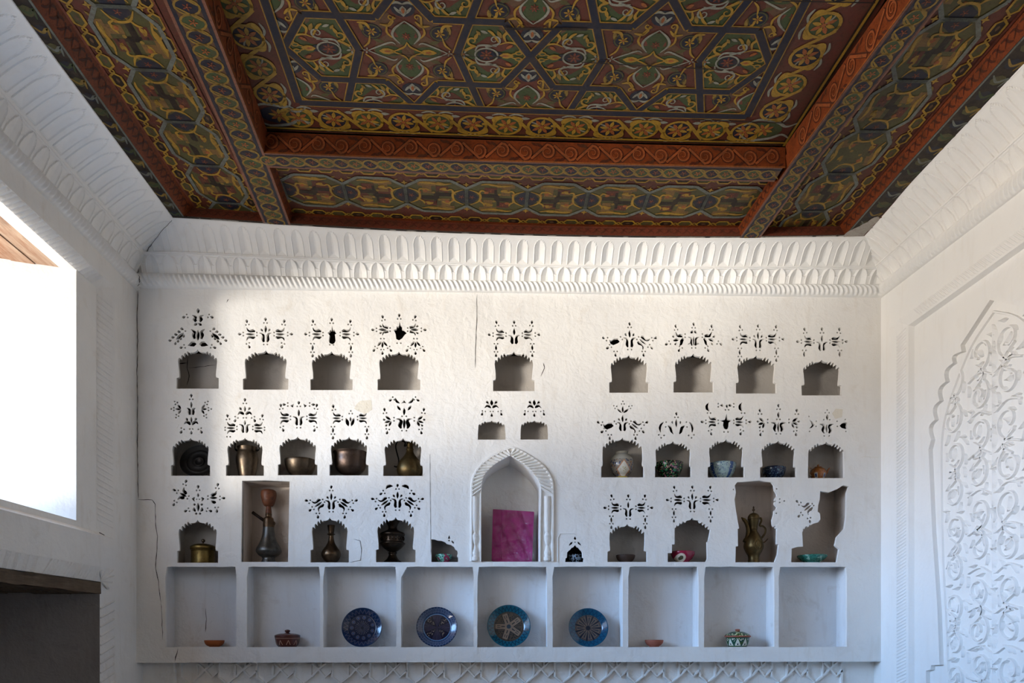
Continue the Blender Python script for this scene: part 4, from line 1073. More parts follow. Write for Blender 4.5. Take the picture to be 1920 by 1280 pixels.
def guil(p, s0, s1, z0, z1, base='rust', dark='rustdark'):
    n = max(2, int((s1-s0)/.3)); h = z1-z0; c = (z0+z1)/2
    for i in range(n): a, b = s0+(s1-s0)*i/n, s0+(s1-s0)*(i+1)/n; p.poly([(a, z0), (b, z0), (b, z1), (a, z1)], base, 0)
    q = s0
    while q < s1-.05:
        p.curve([(q, c-h*.26), (q+.02, c-h*.1), (q+.035, c+h*.2), (q+.06, c+h*.24)], h*.16, dark, 2); p.curve([(q+.012, c+h*.26), (q+.03, c+h*.1), (q+.05, c-h*.2)], h*.12, dark, 2); q += .055
ZB = ZC
# back beam
bb = Paint(lambda a, b, l: (a, b, ZB-LY*l)); under(bb, -1.13, 1.585, -.806, -.696)
bb.mp = lambda a, b, l: (a, -.806-LY*l, b); side(bb, -1.13, 1.60, ZB, ZM-.012, .118)
bb.mp = lambda a, b, l: (a, -.696+LY*l, b); guil(bb, -1.13, 1.60, ZB, ZO)
bb.build('ceiling_beam', ceiling, fix=sag)
def sbeam(x0, x1, k, inner):
    p = Paint(None)
    sl = lambda b: -k*b
    p.mp = lambda a, b, l: (b+sl(a), a, ZB-LY*l); under(p, YP, -.165, x0, x1)
    xi_, xo = (x1, x0) if inner > 0 else (x0, x1)
    p.mp = lambda a, b, l: (xi_+sl(a)+inner*(LY*l)+inner*.02*max(0, (b-ZB)/.12), a, b)
    side(p, YP, -.82, ZB, ZM-.012, .15); guil(p, -.69, -.165, ZB, ZO)
    p.poly([(-.69, ZB), (-.82, ZB), (-.82, ZO), (-.69, ZO)], 'rust', 0)
    p.mp = lambda a, b, l: (xo+sl(a)-inner*LY*l, a, b); guil(p, YP, -.165, ZB, ZO)
    p.build('ceiling_beam', ceiling, fix=sag)
sbeam(-1.297, -1.137, .040, 1)
sbeam(1.572, 1.697, .050, -1)
# wall plates round the edge
def plate(mpz, mpf, s0, s1, t0, t1, smear=None):
    p = Paint(mpz); n = 14
    for i in range(n): a, b = s0+(s1-s0)*i/n, s0+(s1-s0)*(i+1)/n; p.poly([(a, t0), (b, t0), (b, t1), (a, t1)], 'dark', 0)
    q = s0+.05; k = 0; c = (t0+t1)/2; w = abs(t1-t0)
    for t, cc in ((t0+(t1-t0)*.06, 'red'), (t0+(t1-t0)*.94, 'grey')): p.line((s0, t), (s1, t), .010, cc, 1)
    while q < s1-.05 and w > .03:
        p.curve([(q, c-w*.3), (q+.04, c), (q+.02, c+w*.3), (q+.07, c+w*.2)], .014, ('gold', 'grey', 'green')[k % 3], 2); p.ell(q+.03, c, .03, w*.26, ('navy', 'olive')[k % 2], 1, 8); q += .095; k += 1
    if smear:
        for s_, t_, a_, b_ in smear: p.ell(s_, t_, a_, b_, 'smear', 4, 14)
    p.mp = mpf; guil(p, s0, s1, 0, ZO-ZB, 'rust')
    return p
pz = plate(lambda a, b, l: (b, a, ZB-LY*l), lambda a, b, l: (-1.748+.8*b+LY*l, a, ZB+b), YP, -.165, -1.84, -1.748); pz.build('wall_plate', ceiling, fix=sag)
pz = plate(lambda a, b, l: (b, a, ZB-LY*l), lambda a, b, l: (2.228-.4*b-LY*l, a, ZB+b), YP, -.165, 2.36, 2.228, [(-.19, 2.29, .10, .06), (-.26, 2.31, .07, .045), (-.33, 2.325, .05, .03), (-.2, 2.25, .05, .03)]); pz.build('wall_plate', ceiling, fix=sag)
pz = Paint(lambda a, b, l: (a, b, ZB-LY*l))
for i in range(20): a, b = -1.84+4.2*i/20, -1.84+4.2*(i+1)/20; pz.poly([(a, -.145), (b, -.145), (b, -.19), (a, -.19)], 'dark', 0)
for k in range(60): pz.ell(random.uniform(1.2, 2.3), -.178, random.uniform(.01, .05), .006, 'smear', 1, 8)
for k in range(30): pz.ell(random.uniform(-1.8, 1.2), -.178, random.uniform(.01, .04), .003, 'smear', 1, 8)
pz.mp = lambda a, b, l: (a, -.19-LY*l+.3*b, ZB+b); guil(pz, -1.75, 2.222, 0, ZO-ZB, 'red', 'maroon')
pz.build('wall_plate', ceiling, fix=sag)

# ------------------------------------------------------------------ the vessels
def metal(name, a, b, rough=.38, met=.9, dents=.25, dark='1a130c'):
    m = Mat(name, rough, met, .5); n1 = m.noise(9, 5, .6, .5); n2 = m.noise(60, 3); n3 = m.vor(70)
    c = m.mix(m.ramp(n1, .35, .7), a, b); c = m.mix(m.ramp(n2, .55, .75)*.45, c, dark)
    m.col(c).bump(n1*.5+n3*.35+n2*.2, dents, .003).rough(m.ramp(n1, .2, .8)*.25+rough-.1); return m.m
M['copper'] = metal('aged_copper', '665848', '443a31'); M['copper_red'] = metal('red_copper', '5f4f45', '43362f', .42)
M['brass'] = metal('brass', '877040', '5c4b26', .36); M['brass_dull'] = metal('dull_brass', '6a5838', '483b25', .42)
M['bronze'] = metal('dark_bronze', '4c4036', '2c2520', .33); M['bronze_brown'] = metal('brown_bronze', '6b5640', '42342a', .34)
M['pewter'] = metal('grey_pewter', '6a6862', '45474a', .36); M['black_metal'] = metal('blackened_tray', '2c2927', '191715', .5, .6)
M['iron'] = metal('black_iron', '1f1b18', '15120f', .55, .7)
M['wood_bowl'] = wood('turned_wood', '74442c', '4a2c1e', 9, .4, 0)
M['pipe_wood'] = wood('dark_pipe', '3a2a22', '1e1612', 9, .5, 0)
def glaze(name, rough=.14): return Mat(name, rough, 0, .55)
def terracotta(name, a, b):
    m = Mat(name, .6, 0, .25); n = m.noise(30, 4); m.col(m.mix(n, a, b)).bump(n, .15, .002); return m.m
M['terra'] = terracotta('terracotta', 'b06334', '8a4824'); M['terra2'] = terracotta('pale_terracotta', 'a86550', '8f5040')
M['brown_clay'] = terracotta('brown_clay', '4a3a32', '35281f')
def pol(m):
    x, y, z = m.xyz(); return x.atan2(y) if False else y.atan2(x), x.hyp(y), z
def saw(a, n): return (a*(n/(2*PI))+20.0).fract()            # 0..1 within each of n sectors
def tri(a, n): return (saw(a, n)-.5).abs()*2.0               # 1 at the sector edge, 0 in the middle
# four display plates
def plate_mat(kind, R):
    m = glaze('plate_glaze_'+kind, .12); a, r, z = pol(m); r = r/R; nz = m.noise(55, 3)
    if kind == 'blue_rosette':
        c = m.mix(m.ramp(r, .3, 1.0), '181a2a', '0c2a4c')
        rim = r.band(.70, .93)*((tri(a, 26)*.2+.71-r).abs().lt(.035)); ringy = ((r-.53).abs().lt(.1))
        u = saw(a, 11)-.5; d = (u*u*.9+(r-.52)*(r-.52)*9.0); circ = d.band(.03, .075); dotc = d.lt(.008)
        ray_ = r.lt(.36)*tri(a, 22).gt(.62)*r.gt(.07); c = m.mix((circ+ray_*.8+rim*.6).clamp()*.6, c, '74727e'); c = m.mix(dotc, c, '4a6a9a'); c = m.mix(r.band(.66, .70), c, '0b1630')
    elif kind == 'blue_cross':
        c = m.mix(r.gt(.68), '16172a', '132a4a'); net = ((tri(a, 40)*.25+.72-r).abs().lt(.04)+(.93-tri(a, 40)*.2-r).abs().lt(.03))*r.gt(.7)
        c = m.mix(net.clamp()*.55, c, '7a88a0'); q = tri(a, 4); lay = r.band(.12, .62)*q.lt(.3)*m.vor(95).lt(.4)
        c = m.mix(lay*.6, c, '8f806c'); lines = r.lt(.64)*q.gt(.5)*((q*9.0).fract().gt(.6)); c = m.mix(lines*.45, c, '5c5468'); c = m.mix(r.band(.64, .68), c, '6080a0')
    elif kind == 'teal_star':
        c = m.mix(r.gt(.70), '4c4238', '0d5468'); zz = ((tri(a, 30)*.2+.73-r).abs().lt(.035))*r.gt(.7); c = m.mix(zz, c, '0a2a3c')
        pe = tri(a, 5); arm = (((saw(a, 5)-.5)*(2*PI/5)).sin()*r).abs(); star = r.lt(.62)*arm.lt(.125); c = m.mix(r.lt(.68)*(star*-1.0+1.0)*m.vor(110).lt(.38), c, '1d2326'); c = m.mix(star*.9, c, '857160')
        c = m.mix(r.band(.14, .66)*arm.band(.125, .155), c, '1a2428'); c = m.mix(star*r.band(.18, .34)*arm.lt(.022), c, '1c2228'); c = m.mix(star*r.band(.40, .54)*arm.band(.03, .06), c, '2a3038'); c = m.mix(r.lt(.1), c, '2d3c48'); c = m.mix(r.band(.665, .705), c, '3c3832')
    else:
        c = m.mix(r.gt(.68), '685c54', '0f4e6a'); zz = ((tri(a, 24)*.22+.70-r).abs().lt(.045))*r.gt(.68); c = m.mix(zz, c, '0c3a58')
        pe = tri(a, 11); c = m.mix(r.lt(.66)*pe.gt(.72), c, '1a2230'); c = m.mix(r.band(.25, .55)*pe.lt(.22), c, '2a3440'); c = m.mix(r.band(.60, .63)*pe.lt(.6), c, '1a2230'); c = m.mix(r.lt(.12), c, '1a2230'); c = m.mix(r.band(.66, .69), c, '1c3a4c')
    c = m.mix(m.ramp(nz, .5, .8)*.35, c, '1a2a3c'); m.col(c); return m.m
def bowl_mat(kind):
    m = glaze('bowl_glaze_'+kind, .2); a, r, z = pol(m); v = m.vor(52); v2 = m.vor(90); n = m.noise(30, 4)
    if kind == 'green_floral':
        c = m.mix(v.lt(.42), '0b1a12', '1f6b45'); c = m.mix(m.noise(46, 2).gt(.62), c, '9a6478'); c = m.mix(v2.lt(.22), c, 'd8c089')
    elif kind == 'blue_white':
        c = m.mix(v2.lt(.40), '9db3b0', '2b4a78'); c = m.mix((tri(a+.35, 4).lt(.2)), c, '2f5288'); c = m.mix(v2.lt(.25), c, 'b8c8c0')
    elif kind == 'dark_blue': c = m.mix(v2.lt(.36), '12203a', '55707e'); c = m.mix(v.lt(.2), c, '0d1526')
    elif kind == 'small_floral': c = m.mix(v2.lt(.42), '7fb3a5', '1d6a58'); c = m.mix(m.noise(26, 2).gt(.58), c, '9a3056')
    elif kind == 'night': c = m.mix(m.noise(40, 4).band(.5, .57), '10131a', '8fa3b4')
    elif kind == 'green_dish': c = m.mix(v2.lt(.35), '2f7566', '17493f'); c = m.mix(n.gt(.6), c, '8db8a8')
    elif kind == 'red_flower':
        x, y, z2 = m.xyz(); d = ((x+.028)*(x+.028)+(z2-.028)*(z2-.028)*1.3)+(n-.5)*.0006; c = m.mix(d.lt(.0010)*y.lt(.0), '8c1638', 'cfc3b0'); c = m.mix(d.lt(.00022)*y.lt(0), c, '4a4630')
    m.col(c); return m.m
def put(root, u, y, vb, yaw=0):
    root.location = (W(u, V0, y)[0], y, W(u, vb)[1]+.0006); root.rotation_euler = (0, 0, yaw)
def root(name, label, cat, group=None):
    o = bpy.data.objects.new(name, None); C.objects.link(o); o.empty_display_size = .05; return tag(o, label, cat, group)
def turned(name, prof, m, parent=None, seg=44, sm=3, cap=True):
    """prof: (radius, height) in metres, smoothed"""
    p = spline(prof, sm) if sm else prof
    zm = min(z for _, z in prof); p = [(max(r, .0003), max(z, zm)) for r, z in p]
    vs, fs = lathe_data(p, seg, cap); return mesh(name, vs, fs, M[m] if isinstance(m, str) else m, parent=parent, smooth=True)
class V_:
    """scale of one vessel: photo pixels -> metres at its own depth"""
    def __init__(s, u, y, vb): s.u, s.y, s.vb = u, y, vb; s.k = KPX(u, y); s.zb = W(u, vb)[1]
    def z(s, v): return W(s.u, v, s.y)[1]-s.zb
    def pr(s, pts): return [(r*s.k, s.z(v) if v is not None else 0.0) for r, v in pts]
    def at(s, u, v, dy=0.0): return (W(u, v, s.y)[0]-W(s.u, V0, s.y)[0], dy, s.z(v))
def solid(name, label, cat, u, y, vb, prof, m, sm=3, group=None):
    q = V_(u, y, vb); o = turned(name, q.pr(prof), m, sm=sm); tag(o, label, cat, group); put(o, u, y, vb); return o
def open_bowl(q, R, vrim, rfoot, th=1.6, foot=True, curve=.5):
    H_ = q.z(vrim); k = q.k; R, rfoot, th = R*k, rfoot*k, th*k
    f = [(0.0003, .004 if foot else 0), (rfoot*.8, .004 if foot else 0), (rfoot*.85, 0), (rfoot, 0), (rfoot, H_*.10)]
    o_ = [(rfoot+(R-rfoot)*math.sin(t*PI/2)**curve, H_*(.12+.88*t)) for t in [k_/8 for k_ in range(1, 9)]]
    i_ = [(max(.0003, (rfoot+(R-rfoot)*math.sin(t*PI/2)**curve)-th), H_*(.12+.88*t)+(0 if t == 1 else th*.6)) for t in [1, .8, .6, .4, .25, .12]]+[(.0003, H_*.12+th*.6)]
    return f+o_+[(R-th*.5, H_+th*.35)]+i_
def bowl(name, label, u, y, vb, R, vrim, rf, m, curve=.6, cat='bowl', group=None, th=1.4):
    q = V_(u, y, vb); o = turned(name, open_bowl(q, R, vrim, rf, th, True, curve), m, sm=0, cap=False); tag(o, label, cat, group); put(o, u, y, vb); return o
YN_ = .105
# middle row, left
q = V_(373, .11, 891.6); R = 33.5*q.k
o = turned('metal_tray', [(.0003, 0), (R*.16, .004), (R*.2, .010), (R*.3, .010), (R*.34, .003), (R*.62, .003), (R*.66, .009), (R*.72, .004), (R*.86, .010), (R*.97, .016), (R, .018), (R, .013), (R*.86, .004), (R*.6, -.003), (.0003, -.004)], 'black_metal', sm=2, cap=False)
tag(o, 'blackened round metal tray leaning upright inside the leftmost niche of the middle row', 'tray'); o.location = (W(373, V0, .1)[0], .105, q.zb+R*math.cos(math.radians(20))+.001); o.rotation_euler = (math.radians(70), 0, 0)
t = root('copper_pail', 'tall hammered copper pail with a thin wire bail handle', 'pail'); q = V_(463.4, YN_, 891.6)
turned('body', q.pr([(.01, None), (14, None), (15, 893), (17.5, 880), (20, 866), (20, 858), (18.3, 850), (17, 846.5), (17.2, 843), (18, 839), (18.2, 838.5), (17, 838.8), (15.5, 846), (18, 860), (13, 890), (.01, 892)]), 'copper', t, sm=3, cap=False)
hp = [q.at(441.5, 844), q.at(440.5, 838), q.at(443, 827), q.at(452, 817.5), q.at(463.4, 814.5), q.at(475, 817.5), q.at(483.5, 827), q.at(486, 838), q.at(485, 844)]
mesh('handle', *tube_data(spline(hp, 5), .0035, 8), M['iron'], parent=t, smooth=True)
for uu in (443, 483.5):
    x_, _, z_ = q.at(uu, 844); b_ = MB(); b_.add(*tube_data([(x_-.006*(1 if uu > 463 else -1)*1.5, 0, z_-.004), (x_+.004*(1 if uu > 463 else -1), 0, z_+.004)], .006, 8), 'iron'); b_.build('lug', t, True)
put(t, 463.4, YN_, 891.6)
bowl('copper_bowl', 'wide shallow copper bowl with rounded sides, between the pail and the hammered pot', 563, YN_, 890.6, 29, 863, 13, 'copper', .55)
t = root('copper_pot', 'deep hammered copper cauldron with a turned-out rim on a small foot', 'pot'); q = V_(657, YN_, 891)
turned('body', [(.0003, .006)]+q.pr([(9, 891), (17, 888.5), (26, 880), (29.5, 868), (29.3, 858), (30, 853), (32, 849.5), (32.3, 848.6), (30.5, 849), (28, 855), (28, 868), (24, 880), (.01, 887)]), 'copper_red', t, cap=False)
turned('foot', [(10.5*q.k, 0), (10*q.k, .004), (8.5*q.k, .009)], 'copper_red', t, sm=0); put(t, 657, YN_, 891)
t = root('brass_ewer', 'pear-shaped brass ewer with a long thin curling handle', 'ewer'); q = V_(768.5, YN_, 892)
turned('body', q.pr([(.01, None), (14, None), (19, 894), (23.5, 886), (24, 877), (20, 866), (12, 856), (7.5, 849), (6.4, 843.5)]), 'brass_dull', t, cap=False)
turned('neck', q.pr([(6.4, 844), (7.4, 843), (6.6, 841.5), (5.7, 838), (6.3, 828), (7.4, 819), (7.6, 817.5), (6.2, 818), (5, 828), (4.6, 840)]), 'brass_dull', t, cap=False)
hp = [q.at(763, 834), q.at(758.5, 836.5), q.at(759.5, 829.5), q.at(752, 826.5), q.at(744.5, 829), q.at(742, 838), q.at(744.5, 850), q.at(747.5, 862), q.at(747, 871), q.at(744, 875.5), q.at(739, 874)]
mesh('handle', *tube_data(spline(hp, 5), .0042, 8), M['iron'], parent=t, smooth=True); put(t, 768.5, YN_, 892)
# middle row, right
def jar_mat():
    m = glaze('jar_glaze', .22); x, y, z = m.xyz(); v = m.vor(75); c = m.mix(v.lt(.4), '8b8378', '3d4660'); c = m.mix(m.noise(45, 2).gt(.6), c, '8a6a4a')
    d = x.abs()*22.0+(z-.062).abs()*16.0; c = m.mix(d.lt(1.0)*y.lt(0), c, 'b08060'); c = m.mix(d.lt(.84)*y.lt(0), c, 'cfcabb'); c = m.mix(d.lt(.5)*y.lt(0)*m.vor(90).lt(.3), c, 'a59a50')
    c = m.mix(z.lt(.022), c, 'b5a24a'); c = m.mix(z.gt(.128), c, '9a968a'); m.col(c); return m.m
solid('porcelain_jar', 'round patterned porcelain jar with a pale lozenge panel and yellow foot', 'jar', 1166, YN_, 894.7, [(.01, None), (12.5, None), (12, 896), (12, 891), (17, 887), (21.5, 877), (22, 868), (20, 859), (15, 853.5), (11.5, 851.5), (11.3, 848.5), (12, 847.6), (9.5, 848), (9.5, 853), (.01, 854)], jar_mat())
bowl('floral_bowl', 'green flowered bowl with pink blossoms, right of the porcelain jar', 1254.7, YN_, 894.5, 26, 868.5, 11, bowl_mat('green_floral'))
bowl('patterned_bowl', 'pale bowl with blue floral pattern, in the middle right-hand niche', 1354, YN_, 894.7, 25.6, 869.7, 12, bowl_mat('blue_white'))
bowl('patterned_bowl', 'low navy bowl with fine pale pattern, left of the small teapot', 1451, YN_, 894.7, 21.6, 877.5, 11, bowl_mat('dark_blue'))
t = root('small_teapot', 'small orange-brown teapot with blue painted flower', 'teapot'); q = V_(1534, .09, 896)
def tea_mat():
    m = glaze('teapot_glaze', .15); x, y, z = m.xyz(); v = m.vor(80); c = m.mix(v.lt(.3), '8c5428', '6a3c1c'); c = m.mix((tri(m.xyz()[1].atan2(m.xyz()[0])+.4, 5).lt(.35))*z.band(.014, .045), c, 'a9a9a0')
    c = m.mix((tri(m.xyz()[1].atan2(m.xyz()[0])+.4, 5).lt(.17))*z.band(.02, .04), c, '26347a'); m.col(c); return m.m
M['tea'] = tea_mat()
turned('body', q.pr([(.01, None), (9, None), (11, 898), (14.2, 890), (14.5, 885), (12, 880), (8, 877.5), (7.5, 876.5)]), 'tea', t)
turned('lid', q.pr([(7.6, 877.2), (6.5, 875.6), (3, 874.4), (1.8, 873.5), (2.4, 872), (1.5, 870.8), (.01, 870.5)]), 'tea', t)
mesh('spout', *tube_data(spline([q.at(1546, 888), q.at(1550.5, 886), q.at(1552.5, 881), q.at(1556, 877)], 4), [.010, .009, .008, .0075, .007, .0065, .006, .0055, .005, .0048, .0046, .0045, .0045], 8), M['tea'], parent=t, smooth=True)
M['handle_glaze'] = glaze('pale_handle_glaze').col('a89a88').m
mesh('handle', *tube_data(spline([q.at(1522, 879), q.at(1519, 876.5), q.at(1516.5, 879), q.at(1516.8, 886), q.at(1519.5, 891), q.at(1523, 893)], 4), .0042, 8), M['handle_glaze'], parent=t, smooth=True)
put(t, 1534, .09, 896)
# lower row, left
t = root('brass_box', 'squat round brass box with a domed lid and ball knob', 'box'); q = V_(381, .10, 1054.7)
turned('body', q.pr([(.01, None), (21.5, None), (22.2, 1056), (21.4, 1052), (21.2, 1034), (21.8, 1032.5), (21.2, 1031)]), 'brass', t, sm=2)
ld = turned('lid', q.pr([(21.4, 1031), (23, 1030), (23.2, 1026), (22.4, 1024.5), (18, 1021.8), (10, 1019.8), (3, 1019), (.01, 1019)]), 'brass', t, sm=2)
turned('knob', q.pr([(1.4, 1019.5), (1.5, 1017), (3.2, 1015), (3.4, 1012.8), (2, 1010.6), (.01, 1010.2)]), 'copper', ld); put(t, 381, .10, 1054.7)
t = root('water_pipe', 'old metal water pipe with pear-shaped base, wooden bowl and dark side tube', 'water pipe'); q = V_(503.7, .118, 1053)
turned('base', q.pr([(.01, None), (13, None), (13, 1052), (11.6, 1048), (12.4, 1044.5), (18, 1041), (22.8, 1034.5), (22, 1028), (17.5, 1019.5), (13.2, 1009), (11, 999), (10, 988)]), 'pewter', t, cap=False)
turned('neck', q.pr([(10, 989), (10.3, 984), (9.6, 976), (8.6, 971.5), (6, 969), (5.8, 965.5), (6.2, 964.5), (5.2, 962)]), 'bronze_brown', t, cap=False)
turned('stem', q.pr([(5.8, 962.5), (5.4, 958), (4.6, 952), (4.2, 948)]), 'wood_bowl', t, cap=False)
turned('bowl', q.pr([(5, 949.5), (8, 948.5), (11.5, 942), (14, 931), (14.2, 924), (12.5, 919.8), (8, 918), (.01, 917.8)]), 'wood_bowl', t)
mesh('mouth_tube', *tube_data([q.at(494.5, 975.5), q.at(484, 968), q.at(473.5, 960.5)], [.010, .0095, .010], 12), M['pipe_wood'], parent=t, smooth=True)
mesh('bracket', *tube_data(spline([q.at(511, 976), q.at(515.5, 980.5), q.at(513.5, 986), q.at(512.8, 998)], 4), .0035, 8), M['bronze_brown'], parent=t, smooth=True); put(t, 503.7, .118, 1053)
solid('bottle_vase', 'dark bronze bottle vase with a round belly and collared neck', 'vase', 621, .10, 1054, [(.01, None), (10, None), (10.5, 1056), (9, 1054), (13, 1051), (17.8, 1042), (17, 1034), (11, 1025), (6.5, 1017), (4.6, 1008), (4.6, 1003.5), (7, 1002), (7.2, 1001), (5, 1000), (5.2, 996), (6.4, 989), (7.3, 985.2), (6.2, 985), (4.8, 990), (.01, 996)], 'bronze_brown')
t = root('metal_urn', 'ornate blackened metal urn on a flared foot with a trumpet neck', 'urn'); q = V_(736, .11, 1053.6)
turned('foot', q.pr([(.01, None), (19.5, None), (19.5, 1056), (17, 1053), (11, 1048.5), (7.5, 1042.5), (7, 1038.5), (8.6, 1036.5), (6.5, 1034)]), 'bronze', t)
turned('bowl', q.pr([(6.5, 1035), (10, 1032.5), (17, 1027), (21, 1022.5), (23.4, 1020), (23.6, 1018), (21, 1016.8), (20.4, 1013), (20.8, 1006), (22.4, 1004), (23, 1001), (21, 998.8), (14, 995.5), (9, 993)]), 'bronze', t)
turned('neck', q.pr([(9.2, 993.5), (8, 990.5), (8.6, 986), (12.5, 979), (14.6, 974.5), (14.2, 972), (11.5, 972), (8, 978), (.01, 988)]), 'bronze', t)
b_ = MB()
for k_ in range(22):
    a_ = 2*PI*k_/22; r_ = 21*q.k; x_, y_ = r_*math.cos(a_), r_*math.sin(a_); z_ = q.z(1010); b_.add(*tube_data([(x_, y_, z_-.012), (x_*1.03, y_*1.03, z_), (x_, y_, z_+.012)], [.002, .005, .002], 6), 'bronze')
b_.build('relief_band', t, True); put(t, 736, .11, 1053.6)
bowl('small_floral_bowl', 'little turquoise and pink floral bowl in the small broken hollow left of the arch', 832, .07, 1053.2, 16, 1040, 8, bowl_mat('small_floral'), th=1.0)
# central arch: the magenta bundle
def velvet():
    m = Mat('magenta_velvet', .75, 0, .2); n = m.noise(18, 5); c = m.mix(m.ramp(n, .35, .7), 'bb1a82', '9a1069'); m.b.inputs['Sheen Weight'].default_value = .3; m.col(c).bump(m.noise(160, 2), .15, .002); return m.m
M['velvet'] = velvet()
t = root('velvet_book', 'magenta velvet covered book wrapped in clear plastic, standing in the pointed arch', 'book'); q = V_(962, .14, 1053)
pc = [q.at(u, v) for u, v in ((923.5, 1053.5), (997.5, 1054), (1002.5, 957), (925, 952.5))]
def slab(name, c, y0, y1, m, grow=0.0, bev=.004, parent=None, lean=.0, nseg=10):
    vs = []; fs = []; cx = sum(p[0] for p in c)/4; cz = sum(p[2] for p in c)/4
    cc = [Vector((p[0]+(p[0]-cx)*grow, 0, max(.001, p[2]+(p[2]-cz)*grow))) for p in c]
    bm = bmesh.new(); v_ = []
    for yy in (y0, y1): v_.append([bm.verts.new((p.x, yy+p.z*lean, p.z)) for p in cc])
    bm.faces.new(v_[0]); bm.faces.new(v_[1][::-1])
    for k in range(4): bm.faces.new((v_[0][k], v_[1][k], v_[1][(k+1) % 4], v_[0][(k+1) % 4]))
    bmesh.ops.recalc_face_normals(bm, faces=bm.faces); bmesh.ops.bevel(bm, geom=list(bm.edges), offset=bev, segments=3, affect='EDGES', profile=.6)
    me = bpy.data.meshes.new(name); bm.to_mesh(me); bm.free(); me.materials.append(M[m]); me.polygons.foreach_set('use_smooth', [True]*len(me.polygons)); return link(name, me, parent)
slab('cover', pc, -.022, .022, 'velvet', 0, .006, t, .16)
slab('spine', [q.at(u, v) for u, v in ((921.5, 1052.5), (940, 1052.5), (941.5, 954), (924.2, 953))], -.026, -.018, 'velvet', 0, .003, t, .16)
def film():
    m = Mat('clear_plastic_film', .1, 0, .5); nt = m.nt
    tr = nt.nodes.new('ShaderNodeBsdfTransparent'); gl = nt.nodes.new('ShaderNodeBsdfGlossy'); gl.inputs['Roughness'].default_value = .16
    mx = nt.nodes.new('ShaderNodeMixShader'); fr = nt.nodes.new('ShaderNodeLayerWeight'); fr.inputs[0].default_value = .18
    bp = nt.nodes.new('ShaderNodeBump'); bp.inputs['Strength'].default_value = 1.0; bp.inputs['Distance'].default_value = .02
    nt.links.new(m.noise(16, 5, .6, 1.5).o, bp.inputs['Height']); nt.links.new(bp.outputs[0], gl.inputs['Normal'])
    nt.links.new((X(nt, fr.outputs['Fresnel'])*.8+.07).o, mx.inputs[0]); nt.links.new(tr.outputs[0], mx.inputs[1]); nt.links.new(gl.outputs[0], mx.inputs[2])
    nt.links.new(mx.outputs[0], nt.nodes['Material Output'].inputs['Surface']); return m.m
M['film'] = film()
def sheet(name, c, yo, lean, m, parent, amp=.004, n=26):
    vs, fs = [], []; A, B, Cc, Dd = (Vector(p) for p in c)
    for j in range(n+1):
        for i in range(n+1):
            p = A.lerp(B, i/n).lerp(Dd.lerp(Cc, i/n), j/n); w_ = amp*(math.sin(i*.9+j*.5)+.7*math.sin(j*1.1-i*.35+1)+.5*math.sin(i*2.1+j*1.7)); vs.append((p.x, yo+p.z*lean+w_, p.z))
        if j: fs += [((j-1)*(n+1)+i, (j-1)*(n+1)+i+1, j*(n+1)+i+1, j*(n+1)+i) for i in range(n)]
    return mesh(name, vs, fs, M[m], parent=parent, smooth=True)
sheet('plastic_wrap', [q.at(u, v) for u, v in ((917, 1054.5), (1003, 1054.5), (1007, 954), (920, 949.5))], -.042, .16, 'film', t, .006)
put(t, 962, .14, 1053)
# lower row, right
bowl('night_bowl', 'tiny black bowl with white scribbled pattern in the small hollow right of the arch', 1078.6, .06, 1053.2, 13, 1040, 8, bowl_mat('night'), .45, th=1.0)
bowl('clay_bowl', 'plain dark brown clay bowl standing alone in the lower right row', 1173, .08, 1053, 18, 1041, 11, 'brown_clay', .9)
bowl('red_bowl', 'crimson bowl with a white flower on its side', 1280, .08, 1053, 22.6, 1034.5, 11, bowl_mat('red_flower'), .75)
t = root('brass_coffee_pot', 'tall brass coffee pot with beak spout, domed lid and curved handle', 'coffee pot'); q = V_(1413, .09, 1053.6)
bd = turned('body', q.pr([(.01, None), (10.5, None), (10.8, 1054), (10, 1049), (10.6, 1042), (14, 1036), (17.8, 1027.5), (18, 1021), (15.5, 1011), (10.5, 1002), (7.2, 996.5), (6.4, 993.5), (7.4, 992.5), (7.2, 990.5), (7.6, 986), (9.4, 978), (10, 973.5)]), 'brass_dull', t, cap=False)
b_ = MB(); pts_ = [(r_*math.cos(a_), r2_*math.sin(a_)) for r_, r2_ in ((7, 12),) for a_ in [2*PI*k_/22 for k_ in range(23)]]
for sc_ in (1.0, .55):
    path = []
    for a_ in [2*PI*k_/24 for k_ in range(25)]:
        uu = 1416+8.5*sc_*math.sin(a_)*(1 if math.cos(a_) < 0 else 1-.55*math.cos(a_)); vv = 1020-13*sc_*math.cos(a_); dx_ = (uu-1413)
        rr_ = 18 if vv > 1016 else 18-(1016-vv)*.62
        path.append((dx_*q.k, -math.sqrt(max(0.5, rr_*rr_-dx_*dx_))*q.k-.001, q.z(vv)))
    b_.add(*tube_data(path, .0022, 6), 'brass_dull')
b_.build('raised_medallion', bd, True)
ld = turned('lid', q.pr([(10, 974), (10.9, 973), (10.8, 971), (10, 967.5), (7.6, 964), (4, 962), (2, 961.2), (.01, 961)]), 'brass_dull', t)
turned('finial', q.pr([(1.6, 961.5), (1.0, 959), (2.6, 956.5), (2.6, 955), (1.0, 953.5), (1.8, 951.8), (.8, 949.5), (.01, 948.4)]), 'bronze_brown', ld, sm=2)
sp_ = [q.at(1398, 1017), q.at(1402.5, 1003), q.at(1402.5, 990), q.at(1398, 978), q.at(1390, 970)]
b_ = MB(); c_ = spline(sp_, 5); n_ = len(c_); b_.add(*tube_data(c_, [(.020 if i_ < 3 else .0165-.006*i_/n_) if i_ < n_-3 else .008-.0025*(i_-n_+3) for i_ in range(n_)], 10), 'brass_dull')
b_.build('spout', t, True)
hp = [q.at(1421, 974), q.at(1426, 971), q.at(1427.5, 976), q.at(1424.5, 985), q.at(1430, 986), q.at(1435, 991), q.at(1434.5, 999), q.at(1430, 1006), q.at(1425, 1012)]
